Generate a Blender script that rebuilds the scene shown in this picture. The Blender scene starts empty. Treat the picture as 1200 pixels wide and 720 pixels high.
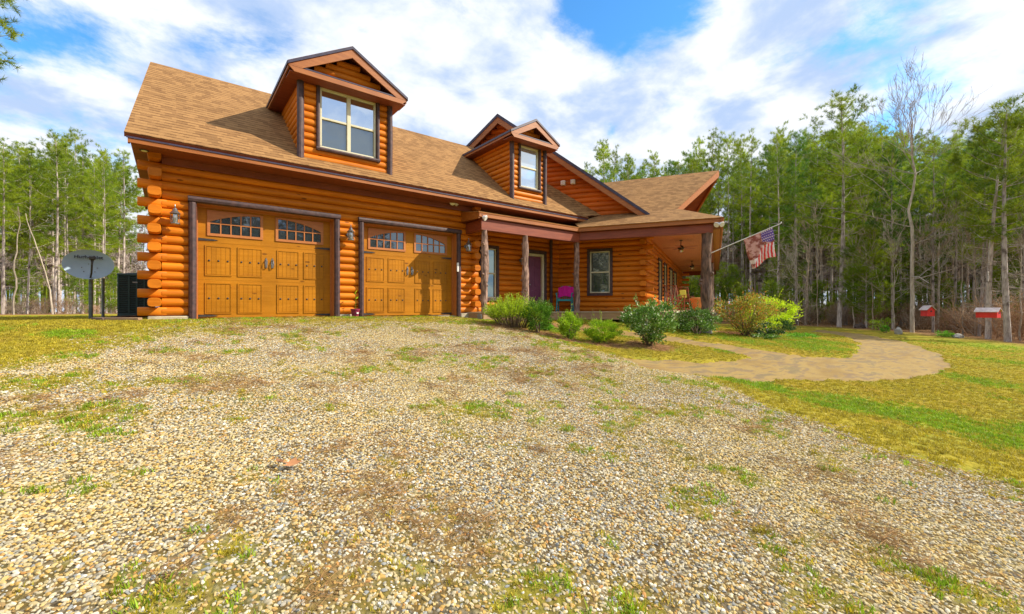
import bpy, bmesh, math, random
import numpy as np
from mathutils import Vector, Matrix, noise
random.seed(7); RNG = np.random.default_rng(11)
R_ = math.radians
scene = bpy.context.scene
COL = scene.collection

# ------------------------------------------------------------------ camera
cam_d = bpy.data.cameras.new('camera'); cam_d.sensor_width = 36; cam_d.lens = 15.3
cam_d.clip_start = 0.05; cam_d.clip_end = 2000
cam = bpy.data.objects.new('camera', cam_d); COL.objects.link(cam)
cam.location = (0, 0, 0.25); cam.rotation_euler = (R_(90), 0, R_(-37.9))
scene.camera = cam

# ------------------------------------------------------------------ sky
SUN_EL, SUN_AZ = R_(38), R_(-37)
sunv = Vector((math.cos(SUN_AZ)*math.cos(SUN_EL), math.sin(SUN_AZ)*math.cos(SUN_EL), math.sin(SUN_EL)))
w = bpy.data.worlds.new('World'); scene.world = w; w.use_nodes = True
nt = w.node_tree; nt.nodes.clear()
def N(nt, typ, **kw):
    n = nt.nodes.new(typ)
    for k, v in kw.items(): setattr(n, k, v)
    return n
def mathn(nt, op, a, b=None, c=None, clamp=False):
    n = N(nt, 'ShaderNodeMath', operation=op); n.use_clamp = clamp
    for i, x in enumerate((a, b, c)):
        if x is None: continue
        if isinstance(x, (int, float)): n.inputs[i].default_value = x
        else: nt.links.new(x, n.inputs[i])
    return n.outputs[0]
def mixc(nt, fac, a, b, blend='MIX'):
    n = N(nt, 'ShaderNodeMix', data_type='RGBA', blend_type=blend)
    for s, x in ((n.inputs[0], fac), (n.inputs[6], a), (n.inputs[7], b)):
        if isinstance(x, (int, float)): s.default_value = x
        elif isinstance(x, (tuple, list)): s.default_value = (*x[:3], 1)
        else: nt.links.new(x, s)
    return n.outputs[2]
def mrange(nt, x, a, b, c=0., d=1., smooth=True):
    n = N(nt, 'ShaderNodeMapRange'); n.interpolation_type = 'SMOOTHSTEP' if smooth else 'LINEAR'
    nt.links.new(x, n.inputs[0])
    for i, v in enumerate((a, b, c, d)): n.inputs[i+1].default_value = v
    return n.outputs[0]
sky = N(nt, 'ShaderNodeTexSky', sky_type='NISHITA', sun_disc=False)
sky.sun_elevation = SUN_EL; sky.sun_rotation = R_(127); sky.air_density = 1.0; sky.dust_density = 0.4; sky.ozone_density = 2.5
tc = N(nt, 'ShaderNodeTexCoord')
sep = N(nt, 'ShaderNodeSeparateXYZ'); nt.links.new(tc.outputs['Generated'], sep.inputs[0])
zc = mathn(nt, 'ADD', mathn(nt, 'MAXIMUM', sep.outputs[2], 0.0), 0.22)
comb = N(nt, 'ShaderNodeCombineXYZ')
nt.links.new(mathn(nt, 'DIVIDE', sep.outputs[0], zc), comb.inputs[0])
nt.links.new(mathn(nt, 'DIVIDE', sep.outputs[1], zc), comb.inputs[1])
def noi(scale, detail, rough, dist=0., off=(0, 0, 0)):
    mp = N(nt, 'ShaderNodeMapping'); mp.inputs[1].default_value = off
    nt.links.new(comb.outputs[0], mp.inputs[0])
    n = N(nt, 'ShaderNodeTexNoise'); n.inputs['Scale'].default_value = scale; n.inputs['Detail'].default_value = detail
    n.inputs['Roughness'].default_value = rough; n.inputs['Distortion'].default_value = dist
    nt.links.new(mp.outputs[0], n.inputs[0]); return n.outputs[0]
n1 = noi(1.9, 10, .62, .2, (13.1, 4.7, 0))
n2 = noi(3.4, 8, .56, .2, (8.2, 5.1, 0))
# clear gaps: directions where the cloud deck opens
def gap(d, c0, c1, amt):
    d = Vector(d).normalized()
    dp = N(nt, 'ShaderNodeVectorMath', operation='DOT_PRODUCT'); nt.links.new(tc.outputs['Generated'], dp.inputs[0]); dp.inputs[1].default_value = d
    return mathn(nt, 'MULTIPLY', mrange(nt, dp.outputs['Value'], c0, c1, smooth=False), amt)
dens = n1
GAPS = [((.672, .493, .60), .985, .998, .34), ((.428, .808, .405), .985, .999, .04), ((.105, .911, .40), .985, .999, .04), ((.926, .145, .348), .985, .999, .16), ((-.162, .934, .313), .985, .999, .12)]
for g in GAPS: dens = mathn(nt, 'SUBTRACT', dens, gap(*g))
cov = mrange(nt, dens, .24, .43)
shade = mrange(nt, n2, .36, .60)
cloud = mixc(nt, shade, (4.9, 6.4, 9.2), (10.0, 10.3, 10.8))
skyc = mixc(nt, 1.0, sky.outputs[0], (1.0, 2.1, 2.7), 'MULTIPLY')
c = mixc(nt, cov, skyc, cloud)
bg = N(nt, 'ShaderNodeBackground'); nt.links.new(c, bg.inputs[0]); bg.inputs[1].default_value = 0.062
wo = N(nt, 'ShaderNodeOutputWorld'); nt.links.new(bg.outputs[0], wo.inputs[0])

sd = bpy.data.lights.new('sun', 'SUN'); sd.energy = 3.9; sd.angle = R_(0.5); sd.color = (1, .90, .74)
sun = bpy.data.objects.new('sun', sd); COL.objects.link(sun); sun.rotation_euler = sunv.to_track_quat('Z', 'Y').to_euler()
vs = scene.view_settings; vs.view_transform = 'Standard'; vs.look = 'None'; vs.gamma = 1; vs.exposure = 0.8
vs.use_curve_mapping = False

# ------------------------------------------------------------------ materials
MATS = {}
def newmat(name):
    m = bpy.data.materials.new(name); m.use_nodes = True; t = m.node_tree; t.nodes.clear()
    out = N(t, 'ShaderNodeOutputMaterial'); b = N(t, 'ShaderNodeBsdfPrincipled'); t.links.new(b.outputs[0], out.inputs[0])
    MATS[name] = m
    return m, t, b, out
def tex_noise(t, scale=(1, 1, 1), s=1., detail=5, rough=.55, coord='Object', dist=0.):
    tcn = N(t, 'ShaderNodeTexCoord'); mp = N(t, 'ShaderNodeMapping'); mp.inputs[3].default_value = scale
    t.links.new(tcn.outputs[coord], mp.inputs[0])
    n = N(t, 'ShaderNodeTexNoise'); n.inputs['Scale'].default_value = s; n.inputs['Detail'].default_value = detail
    n.inputs['Roughness'].default_value = rough; n.inputs['Distortion'].default_value = dist
    t.links.new(mp.outputs[0], n.inputs[0]); return n.outputs[0]
def bump(t, b, h, strength=.3, dist=.01):
    bn = N(t, 'ShaderNodeBump'); bn.inputs['Strength'].default_value = strength; bn.inputs['Distance'].default_value = dist
    t.links.new(h, bn.inputs['Height']); t.links.new(bn.outputs[0], b.inputs['Normal'])
def pm(name, c1, c2, scale=(1, 1, 1), s=4., rough=.6, bmp=.2, bd=.01, rnd=0., lo=.35, hi=.65, metallic=0., spec=.5, c3=None, s3=1., l3=(.62, .75), transl=0., orand=0.):
    m, t, b, out = newmat(name)
    n = tex_noise(t, scale, s)
    col = mixc(t, mrange(t, n, lo, hi), c1, c2)
    if c3 is not None:
        col = mixc(t, mrange(t, tex_noise(t, (1, 1, 1), s3, 6, .6), *l3), col, c3)
    if rnd:
        a = N(t, 'ShaderNodeAttribute', attribute_name='rnd')
        k = mrange(t, a.outputs['Fac'], 0, 1, 1-rnd, 1+rnd, False)
        col = mixc(t, 1., col, k, 'MULTIPLY') if False else scale_col(t, col, k)
    if orand:
        oi = N(t, 'ShaderNodeObjectInfo')
        col = scale_col(t, col, mrange(t, oi.outputs['Random'], 0, 1, 1-orand, 1+orand, False))
    t.links.new(col, b.inputs['Base Color'])
    b.inputs['Roughness'].default_value = rough; b.inputs['Metallic'].default_value = metallic
    b.inputs['Specular IOR Level'].default_value = spec
    if bmp: bump(t, b, n, bmp, bd)
    if transl:
        tr = N(t, 'ShaderNodeBsdfTranslucent'); t.links.new(col, tr.inputs[0])
        mx = N(t, 'ShaderNodeMixShader'); mx.inputs[0].default_value = transl
        t.links.new(b.outputs[0], mx.inputs[1]); t.links.new(tr.outputs[0], mx.inputs[2]); t.links.new(mx.outputs[0], out.inputs[0])
    return m
def scale_col(t, col, k):
    vm = N(t, 'ShaderNodeVectorMath', operation='SCALE'); t.links.new(col, vm.inputs[0])
    if isinstance(k, (int, float)): vm.inputs['Scale'].default_value = k
    else: t.links.new(k, vm.inputs['Scale'])
    return vm.outputs[0]

def log_mat(name, ca, cb, dark, rnd=.14):
    m, t, b, out = newmat(name)
    n = tex_noise(t, (.8, 10, 16), 2.2, 8, .62, dist=.4)
    col = mixc(t, mrange(t, n, .32, .68), ca, cb)
    st = tex_noise(t, (.55, 2.2, 3.2), 1.6, 7, .65)
    col = mixc(t, mathn(t, 'MULTIPLY', mrange(t, st, .52, .74), .55), col, dark)
    # knots
    tcn = N(t, 'ShaderNodeTexCoord'); mp = N(t, 'ShaderNodeMapping'); mp.inputs[3].default_value = (1.7, 4, 4.5); t.links.new(tcn.outputs['Object'], mp.inputs[0])
    v = N(t, 'ShaderNodeTexVoronoi'); v.inputs['Scale'].default_value = 1.; t.links.new(mp.outputs[0], v.inputs[0])
    kn = mrange(t, v.outputs['Distance'], .07, .13, 1, 0)
    col = mixc(t, mathn(t, 'MULTIPLY', kn, .75), col, tuple(x*.35 for x in dark))
    ck = tex_noise(t, (.35, 30, 34), 1.5, 3, .5, dist=.2); ckm = tex_noise(t, (.9, 2, 3), 1.1, 3)
    crack = mathn(t, 'MULTIPLY', mrange(t, ck, .66, .70), mrange(t, ckm, .48, .6))
    col = mixc(t, mathn(t, 'MULTIPLY', crack, .8), col, tuple(x*.3 for x in dark))
    wz = tex_noise(t, (.3, .3, .5), 1.7, 5, .6); col = scale_col(t, col, mrange(t, wz, .3, .7, .78, 1.2, False))
    a = N(t, 'ShaderNodeAttribute', attribute_name='rnd')
    col = scale_col(t, col, mrange(t, a.outputs['Fac'], 0, 1, 1-rnd, 1+rnd, False))
    t.links.new(col, b.inputs['Base Color'])
    t.links.new(mrange(t, n, .3, .7, .42, .6), b.inputs['Roughness'])
    b.inputs['Specular IOR Level'].default_value = .22
    bump(t, b, n, .35, .006)
    return m
log_mat('stained_log', (.54, .150, .005), (.67, .202, .008), (.26, .06, .004))
log_mat('stained_log_gable', (.50, .10, .008), (.58, .14, .012), (.10, .02, .004), .2)
log_mat('door_wood', (.40, .152, .004), (.46, .180, .006), (.33, .105, .004), .07)
pm('fascia_wood', (.30, .090, .012), (.38, .125, .02), (1, 8, 8), 2, .5, .2)
pm('beam_wood', (.19, .035, .012), (.26, .055, .018), (1, 8, 8), 2, .5, .3)
pm('soffit_wood', (.20, .045, .02), (.26, .065, .03), (1, 8, 1), 2, .6, .2)
pm('porch_ceiling_wood', (.50, .17, .04), (.56, .21, .05), (1, 14, 1), 1.5, .5, .2)
pm('purple_trim', (.045, .024, .028), (.09, .045, .045), (3, 3, 3), 3, .6, .4)
pm('drip_edge', (.03, .025, .05), (.05, .04, .08), (2, 2, 2), 3, .4, 0)
pm('pink_frame', (.42, .14, .03), (.47, .165, .04), (1, 6, 6), 3, .5, .1)
pm('vinyl_frame', (.62, .58, .40), (.68, .64, .46), (1, 1, 1), 3, .4, 0)
pm('iron', (.025, .022, .022), (.05, .045, .045), (8, 8, 8), 4, .45, .3, spec=.5)
pm('pewter', (.22, .22, .23), (.36, .36, .36), (8, 8, 8), 4, .35, .2, metallic=.8)
pm('door_purple', (.15, .03, .085), (.18, .04, .10), (2, 2, 2), 2, .4, .1)
pm('concrete', (.42, .36, .25), (.52, .46, .34), (1, 1, 1), 9, .9, .5, c3=(.25, .21, .14), s3=2)
pm('deck_wood', (.42, .30, .18), (.50, .38, .24), (1, 9, 1), 3, .7, .3)
pm('rim_wood', (.34, .20, .10), (.42, .27, .14), (1, 8, 8), 3, .7, .3)
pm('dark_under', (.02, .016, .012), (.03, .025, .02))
pm('bark_post', (.13, .07, .05), (.40, .25, .19), (5, 5, 1.6), 3.2, .8, 1., .02, c3=(.08, .04, .03), s3=9)
pm('bark_dark', (.06, .035, .025), (.19, .11, .075), (5, 5, 1.2), 3.2, .85, 1., .02, c3=(.05, .03, .02), s3=7)
pm('hvac_metal', (.018, .05, .05), (.025, .065, .062), (1, 1, 1), 3, .45, 0)
pm('hvac_dark', (.006, .012, .014), (.01, .018, .02))
pm('dish_paint', (.30, .40, .50), (.34, .44, .54), (1, 1, 1), 3, .7, 0, spec=.2)
pm('grey_steel', (.10, .13, .13), (.16, .19, .19), (1, 1, 4), 3, .45, .1, metallic=.4)
pm('letter_dark', (.02, .025, .05), (.025, .03, .06))
pm('timber_dark', (.06, .04, .035), (.13, .085, .06), (1, 8, 8), 3, .85, .4)
pm('timber_tan', (.26, .16, .09), (.34, .22, .12), (1, 8, 8), 3, .8, .4)
pm('pot_maroon', (.22, .015, .06), (.26, .02, .08), rough=.35)
pm('soil', (.05, .03, .02), (.08, .05, .03))
pm('plastic_teal', (.01, .26, .30), (.012, .30, .34), rough=.35)
pm('towel_pink', (.65, .01, .28), (.75, .015, .34), (1, 1, 1), 20, .95, .5)
pm('rocker_wood', (.26, .06, .025), (.34, .09, .035), (2, 2, 9), 3, .5, .2)
pm('cushion_yellow', (.60, .55, .06), (.66, .6, .08), (1, 1, 1), 30, .95, .3)
pm('terracotta', (.62, .24, .06), (.68, .29, .09), (1, 1, 1), 5, .75, .2)
pm('cloth_cream', (.62, .42, .26), (.70, .5, .32), (1, 1, 1), 9, .9, .2)
pm('cloth_red', (.45, .03, .04), (.5, .04, .05), rough=.8)
pm('jug_blue', (.10, .34, .36), (.14, .40, .42), rough=.3)
pm('white_paint', (.76, .74, .72), (.8, .79, .77), (1, 1, 1), 5, .5, .1)
pm('roof_paint', (.50, .40, .38), (.62, .54, .52), (1, 1, 1), 9, .6, .1); pm('birdhouse_red', (.60, .02, .02), (.68, .03, .025), (1, 1, 1), 6, .5, .1)
pm('stone_grey', (.28, .27, .24), (.42, .40, .36), (1, 1, 1), 6, .9, .6)
pm('pine_bark', (.30, .25, .22), (.56, .49, .44), (3, 3, .7), 4., .9, .8, .02, c3=(.09, .06, .05), s3=2.2, l3=(.5, .68), orand=.3)
pm('pale_bark', (.30, .25, .19), (.46, .40, .32), (3, 3, .7), 4., .9, .8, .02, c3=(.20, .16, .12), s3=2.2, orand=.2)
pm('twig', (.28, .21, .15), (.44, .35, .26), (1, 1, 1), 5, .9, 0, orand=.3)
pm('twig_red', (.30, .17, .09), (.42, .27, .16), (1, 1, 1), 5, .9, 0, orand=.3)
pm('stem_brown', (.12, .08, .05), (.2, .14, .09), (1, 1, 1), 8, .9, .3)
def leafm(name, c1, c2, s=2.5, tr=.3, orand=.2, rough=.55, hue=None):
    m, t, b, out = newmat(name)
    n = tex_noise(t, (1, 1, 1), s, 3)
    col = mixc(t, mrange(t, n, .35, .65), c1, c2)
    a = N(t, 'ShaderNodeAttribute', attribute_name='rnd')
    if hue is not None:
        col = mixc(t, mrange(t, a.outputs['Fac'], hue[1], hue[1]+.02), col, hue[0])
    oi = N(t, 'ShaderNodeObjectInfo')
    k = mathn(t, 'MULTIPLY', mrange(t, oi.outputs['Random'], 0, 1, 1-orand, 1+orand, False), mrange(t, a.outputs['Fac'], 0, 1, .6, 1.4, False))
    col = scale_col(t, col, k)
    t.links.new(col, b.inputs['Base Color']); b.inputs['Roughness'].default_value = rough; b.inputs['Specular IOR Level'].default_value = .3
    tr_ = N(t, 'ShaderNodeBsdfTranslucent'); t.links.new(col, tr_.inputs[0])
    mx = N(t, 'ShaderNodeMixShader'); mx.inputs[0].default_value = tr
    t.links.new(b.outputs[0], mx.inputs[1]); t.links.new(tr_.outputs[0], mx.inputs[2]); t.links.new(mx.outputs[0], out.inputs[0])
    return m
leafm('pine_needles', (.14, .24, .012), (.35, .44, .02), .6, .42, .25)
leafm('pine_needles_dark', (.07, .19, .02), (.18, .32, .03), .6, .4, .2)
leafm('feather_green', (.34, .52, .012), (.52, .68, .03), 3, .35)
leafm('boxwood_green', (.07, .18, .012), (.16, .32, .02), 6, .3)
leafm('boxwood_lime', (.24, .42, .012), (.38, .56, .02), 6, .3)
leafm('camellia_green', (.09, .20, .03), (.18, .32, .05), 6, .25, .1, .35, hue=((.50, .56, .36), .93))
leafm('red_tipped', (.24, .30, .035), (.40, .38, .06), 3, .3, .1, .5, hue=((.48, .16, .04), .8))
leafm('red_tips', (.35, .10, .03), (.42, .18, .05), 3, .25, .1, .5)
leafm('yellow_green', (.46, .62, .02), (.62, .76, .04), 3, .35)
leafm('azalea_dark', (.02, .07, .02), (.05, .13, .03), 6, .2, .1, .3)
leafm('cover_green', (.12, .34, .02), (.20, .44, .03), 6, .3)
leafm('grass_dry', (.38, .33, .02), (.54, .43, .045), 1, .3, .35)
leafm('grass_green', (.20, .34, .01), (.32, .44, .02), 1, .3, .3)
pm('straw', (.25, .13, .045), (.38, .22, .08), (1, 1, 1), 8, .9, 0, orand=.4)
pm('dead_leaf', (.30, .13, .05), (.40, .2, .09), (1, 1, 1), 8, .8, .1, orand=.4)

def glass_mat(name, dark=(.02, .03, .035), refl=.45, tint=(.85, .93, 1)):
    m, t, b, out = newmat(name)
    b.inputs['Base Color'].default_value = (*dark, 1); b.inputs['Roughness'].default_value = .25
    g = N(t, 'ShaderNodeBsdfGlossy'); g.inputs['Color'].default_value = (*tint, 1); g.inputs['Roughness'].default_value = .015
    n = tex_noise(t, (1, 1, 1), 1.3, 2); bn = N(t, 'ShaderNodeBump'); bn.inputs['Strength'].default_value = .06; bn.inputs['Distance'].default_value = .05
    t.links.new(n, bn.inputs['Height']); t.links.new(bn.outputs[0], g.inputs['Normal'])
    fr = N(t, 'ShaderNodeLayerWeight'); fr.inputs[0].default_value = .5
    k = mathn(t, 'ADD', mathn(t, 'MULTIPLY', fr.outputs['Fresnel'], .4), refl, clamp=True)
    mx = N(t, 'ShaderNodeMixShader'); t.links.new(k, mx.inputs[0]); t.links.new(b.outputs[0], mx.inputs[1]); t.links.new(g.outputs[0], mx.inputs[2])
    t.links.new(mx.outputs[0], out.inputs[0])
glass_mat('window_glass', refl=.72); glass_mat('garage_glass', (.012, .02, .022), .12, (.7, .85, .95)); glass_mat('curtain_glass', (.35, .42, .5), .5)
glass_mat('lower_sash_glass', (.012, .022, .028), .16, (.7, .85, 1)); glass_mat('lamp_glass', (.30, .27, .18), .25)  # lower sash glass: dark colour and low gloss paint in the tree reflections
glass_mat('porch_glass', (.01, .03, .03), .22, (.75, .95, .9))

def shingles():
    m, t, b, out = newmat('shingles')
    tcn = N(t, 'ShaderNodeTexCoord')
    dn = tex_noise(t, (1, 1, 1), 2., 3)
    br = N(t, 'ShaderNodeTexBrick'); br.offset = .37; br.offset_frequency = 2
    br.inputs['Scale'].default_value = 1.; br.inputs['Brick Width'].default_value = .19; br.inputs['Row Height'].default_value = .14
    br.inputs['Mortar Size'].default_value = .0; br.inputs['Bias'].default_value = -.3
    br.inputs['Color1'].default_value = (.33, .182, .072, 1); br.inputs['Color2'].default_value = (.185, .095, .038, 1)
    t.links.new(tcn.outputs['Object'], br.inputs[0])
    g = tex_noise(t, (1, 1, 1), 90., 3)
    col = scale_col(t, br.outputs[0], mrange(t, g, .3, .7, .72, 1.28, False))
    big = tex_noise(t, (1, 1, 1), .7, 4)
    col = scale_col(t, col, mrange(t, big, .3, .7, .9, 1.1, False))
    sp0 = N(t, 'ShaderNodeSeparateXYZ'); t.links.new(tcn.outputs['Object'], sp0.inputs[0])
    f0 = mathn(t, 'FRACT', mathn(t, 'DIVIDE', sp0.outputs[1], .14))
    dash = tex_noise(t, (3.2, 8, 1), 1.6, 2)
    ln_ = mathn(t, 'MULTIPLY', mrange(t, f0, .05, .34, 1, 0), mrange(t, dash, .46, .52, .3, 1.))
    col = mixc(t, ln_, col, (.075, .032, .012))
    t.links.new(col, b.inputs['Base Color']); b.inputs['Roughness'].default_value = .95; b.inputs['Specular IOR Level'].default_value = .15
    # each course steps up towards its butt edge
    sp = N(t, 'ShaderNodeSeparateXYZ'); t.links.new(tcn.outputs['Object'], sp.inputs[0])
    fr = mathn(t, 'FRACT', mathn(t, 'DIVIDE', sp.outputs[1], .14))
    h = mathn(t, 'ADD', mathn(t, 'MULTIPLY', mathn(t, 'SUBTRACT', 1., fr), .8), mathn(t, 'MULTIPLY', g, .4))
    bump(t, b, h, .6, .012)
shingles()

# ------------------------------------------------------------------ mesh helpers
class MB:
    def __init__(s): s.v = []; s.f = []; s.r = []; s.m = []
    def add(s, vs, fs, r=None, m=0):
        o = len(s.v); s.v.extend([tuple(p) for p in vs]); r = random.random() if r is None else r
        for f in fs: s.f.append(tuple(i+o for i in f)); s.r.append(r); s.m.append(m)
    def box(s, x0, x1, y0, y1, z0, z1, r=None, m=0):
        vs = [(x, y, z) for x in (x0, x1) for y in (y0, y1) for z in (z0, z1)]
        s.add(vs, [(0, 1, 3, 2), (4, 6, 7, 5), (0, 4, 5, 1), (2, 3, 7, 6), (0, 2, 6, 4), (1, 5, 7, 3)], r, m)
    def bbox(s, x0, x1, y0, y1, z0, z1, b=.008, r=None, m=0):   # chamfered box
        bm = bmesh.new(); bmesh.ops.create_cube(bm, size=1)
        for v in bm.verts: v.co = ((x0+x1)/2+v.co.x*(x1-x0), (y0+y1)/2+v.co.y*(y1-y0), (z0+z1)/2+v.co.z*(z1-z0))
        bmesh.ops.bevel(bm, geom=bm.edges[:], offset=b, segments=1, affect='EDGES')
        bm.verts.index_update()
        s.add([v.co[:] for v in bm.verts], [[v.index for v in f.verts] for f in bm.faces], r, m); bm.free()
    def prism(s, pts, d, r=None, m=0):            # pts 3D polygon, extruded by vector d
        n = len(pts); d = Vector(d); vs = [Vector(p) for p in pts] + [Vector(p)+d for p in pts]
        s.add(vs, [tuple(range(n)), tuple(range(2*n-1, n-1, -1))]+[(i, i+n, (i+1) % n+n, (i+1) % n) for i in range(n)], r, m)
    def tube(s, pts, rad, n=8, r=None, m=0, jit=0., seed=0, cap=True, sq=1.):
        pts = [Vector(p) for p in pts]; k = len(pts)
        if isinstance(rad, (int, float)): rad = [rad]*k
        t0 = (pts[1]-pts[0]).normalized(); up = Vector((0, 0, 1)) if abs(t0.z) < .9 else Vector((1, 0, 0))
        a = t0.cross(up).normalized(); vs = []
        for i, p in enumerate(pts):
            t = (pts[min(i+1, k-1)]-pts[max(i-1, 0)]).normalized(); a = (a-t*a.dot(t)).normalized(); b = t.cross(a)
            for j in range(n):
                an = 2*math.pi*j/n; rr = rad[i]
                if jit: rr *= 1+jit*noise.noise(Vector((p.x*3+math.cos(an)*1.3+seed, p.y*3+math.sin(an)*1.3, p.z*2.2)))*2
                vs.append(p+a*math.cos(an)*rr+b*math.sin(an)*rr*sq)
        fs = [(i*n+j, i*n+(j+1) % n, (i+1)*n+(j+1) % n, (i+1)*n+j) for i in range(k-1) for j in range(n)]
        if cap: fs += [tuple(range(n-1, -1, -1)), tuple(range((k-1)*n, k*n))]
        s.add(vs, fs, r, m)
    def lathe(s, prof, c=(0, 0, 0), n=20, r=None, m=0, ex=1., ey=1.):
        vs = [(c[0]+q*math.cos(2*math.pi*j/n)*ex, c[1]+q*math.sin(2*math.pi*j/n)*ey, c[2]+z) for q, z in prof for j in range(n)]
        k = len(prof); s.add(vs, [(i*n+j, i*n+(j+1) % n, (i+1)*n+(j+1) % n, (i+1)*n+j) for i in range(k-1) for j in range(n)]+[tuple(range(n-1, -1, -1)), tuple(range((k-1)*n, k*n))], r, m)
WM = {}
def obj(name, mb, mats, parent=None, M=None):
    M = M or Matrix.Identity(4)
    me = bpy.data.meshes.new(name)
    if isinstance(mb, MB):
        me.from_pydata(mb.v, [], mb.f)
        a = me.attributes.new('rnd', 'FLOAT', 'FACE'); a.data.foreach_set('value', mb.r)
        me.polygons.foreach_set('material_index', mb.m)
    else:
        V, F, Rn = mb   # numpy triangle soup
        me.vertices.add(len(V)); me.vertices.foreach_set('co', V.ravel()); nf = len(F)
        me.loops.add(nf*3); me.loops.foreach_set('vertex_index', F.ravel()); me.polygons.add(nf)
        me.polygons.foreach_set('loop_start', np.arange(nf)*3)
        me.update(calc_edges=True)
        a = me.attributes.new('rnd', 'FLOAT', 'FACE'); a.data.foreach_set('value', Rn)
    for mt in (mats if isinstance(mats, (list, tuple)) else [mats]): me.materials.append(MATS[mt])
    if isinstance(mb, MB):
        me.polygons.foreach_set('use_smooth', [True]*len(me.polygons)); me.update(); me.set_sharp_from_angle(angle=R_(38))
    o = bpy.data.objects.new(name, me); COL.objects.link(o)
    if parent is not None:
        o.parent = parent; o.matrix_basis = WM[parent.name].inverted() @ M
    else: o.matrix_basis = M
    WM[o.name] = M
    return o
def thing(name, label, cat, M, group=None):
    o = bpy.data.objects.new(name, None); COL.objects.link(o); o.empty_display_size = .2
    if not isinstance(M, Matrix): M = Matrix.Translation(M)
    o.matrix_basis = M; WM[o.name] = M
    return tag(o, label, cat, group)
def tag(o, label=None, cat=None, group=None, kind=None):
    if label: o['label'] = label
    if cat: o['category'] = cat
    if group: o['group'] = group
    if kind: o['kind'] = kind
    return o
def T(x, y, z, rz=0., rx=0., ry=0., s=1.):
    return Matrix.Translation((x, y, z)) @ Matrix.Rotation(rz, 4, 'Z') @ Matrix.Rotation(ry, 4, 'Y') @ Matrix.Rotation(rx, 4, 'X') @ Matrix.Scale(s, 4)
def copy_tree(o, loc, rz=0., s=1., label=None, group=None, sz=None):
    c = o.copy(); COL.objects.link(c)
    c.matrix_basis = Matrix.Translation(loc) @ Matrix.Rotation(rz, 4, 'Z') @ Matrix.Diagonal((s, s, sz or s, 1))
    if label: c['label'] = label
    if group: c['group'] = group
    for ch in o.children:
        d = ch.copy(); COL.objects.link(d); d.parent = c
        for g in ch.children:
            e = g.copy(); COL.objects.link(e); e.parent = d
    return c

# frames
A2 = R_(-60.3); e2 = Vector((math.cos(A2), math.sin(A2), 0)); n2 = Vector((-math.sin(A2), math.cos(A2), 0))
G = Matrix.Identity(4); H = Matrix.Rotation(A2, 4, 'Z')
def hw(a, k, z): return H @ Vector((a, k, z))
CORN = hw(-1.48, 15.9, 0)
S = Matrix.Translation(CORN) @ Matrix.Rotation(R_(90)-R_(60.3)-R_(2.8), 4, 'Z')

# ------------------------------------------------------------------ ground
def ss(t): t = np.clip(t, 0, 1); return t*t*(3-2*t)
def gz(x, y):
    x = np.asarray(x, float); y = np.asarray(y, float)
    t = np.clip((y+.4)/11.2, -.05, 1.)
    t = np.where(t > .85, np.where(t < 1, .85+.15*(1-(1-(t-.85)/.15)**2)*.5, .925), t)/.925
    f = 1-.75*ss((x-10)/18)
    z = -1.25+1.25*t*f-.16*ss((x-5.3)/2.6)*f
    return z-.008*np.clip(y-11, 0, None)
def gzf(x, y): return float(gz(x, y))
def pdist(px, py, poly):
    """signed distance to polygon, positive inside"""
    n = len(poly); best = np.full(px.shape, 1e9); ins = np.zeros(px.shape, bool)
    for i in range(n):
        x0, y0 = poly[i]; x1, y1 = poly[(i+1) % n]; dx, dy = x1-x0, y1-y0
        t = np.clip(((px-x0)*dx+(py-y0)*dy)/(dx*dx+dy*dy), 0, 1)
        best = np.minimum(best, np.hypot(px-x0-t*dx, py-y0-t*dy))
        c = ((y0 > py) != (y1 > py))
        with np.errstate(divide='ignore', invalid='ignore'):
            xi = (x1-x0)*(py-y0)/((y1-y0) if y1 != y0 else 1e-9)+x0
        ins ^= c & (px < xi)
    return np.where(ins, best, -best)
def vnoise(x, y, s, seed=0, octv=4):
    out = np.zeros(x.shape); amp = 1.; tot = 0
    rg = np.random.default_rng(seed)
    for o in range(octv):
        tab = rg.random((256, 256)); X = x*s; Y = y*s
        xi = np.floor(X).astype(int); yi = np.floor(Y).astype(int); fx = X-xi; fy = Y-yi; fx = fx*fx*(3-2*fx); fy = fy*fy*(3-2*fy)
        g = lambda a, b: tab[a % 256, b % 256]
        out += amp*((g(xi, yi)*(1-fx)+g(xi+1, yi)*fx)*(1-fy)+(g(xi, yi+1)*(1-fx)+g(xi+1, yi+1)*fx)*fy); tot += amp
        amp *= .55; s *= 2.03
    return out/tot
GRAV = [(5.2, 9.7), (5.9, 8.9), (6.36, 8.17), (6.6, 7.31), (6.36, 5.53), (6.65, 4.67), (6.9, 3.89), (6.1, 2.59), (5.68, 1.72), (5.45, .85), (5.57, .24), (6.5, -3), (4, -16), (-6, -16), (-6, 2), (-3, 5.2), (-1.41, 6.79), (-1.12, 7.29), (-.75, 7.96), (-.24, 8.6), (.19, 9.2), (.6, 9.8)]
PATH = [(6.62, 5.17), (6.1, 4.25), (6.84, 3.61), (7.82, 3.1), (9.69, 2.41), (11.2, 1.98), (12.79, 1.72), (14.85, 1.82), (18.11, 2.44), (22.88, 4.05), (27.37, 6.47), (29.06, 8.82), (26.58, 8.45), (23.72, 6.38), (18.94, 4.57), (15.21, 3.67), (13.06, 3.43), (11.9, 3.96), (11.62, 5.22), (11.09, 6.33), (10.97, 7.03), (10.03, 8.08), (9.2, 9.3), (8.6, 9.0), (8.9, 7.9), (10.2, 5.6), (10.3, 4.95), (10.0, 4.45), (9.05, 4.35), (7.82, 4.83)]
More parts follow.
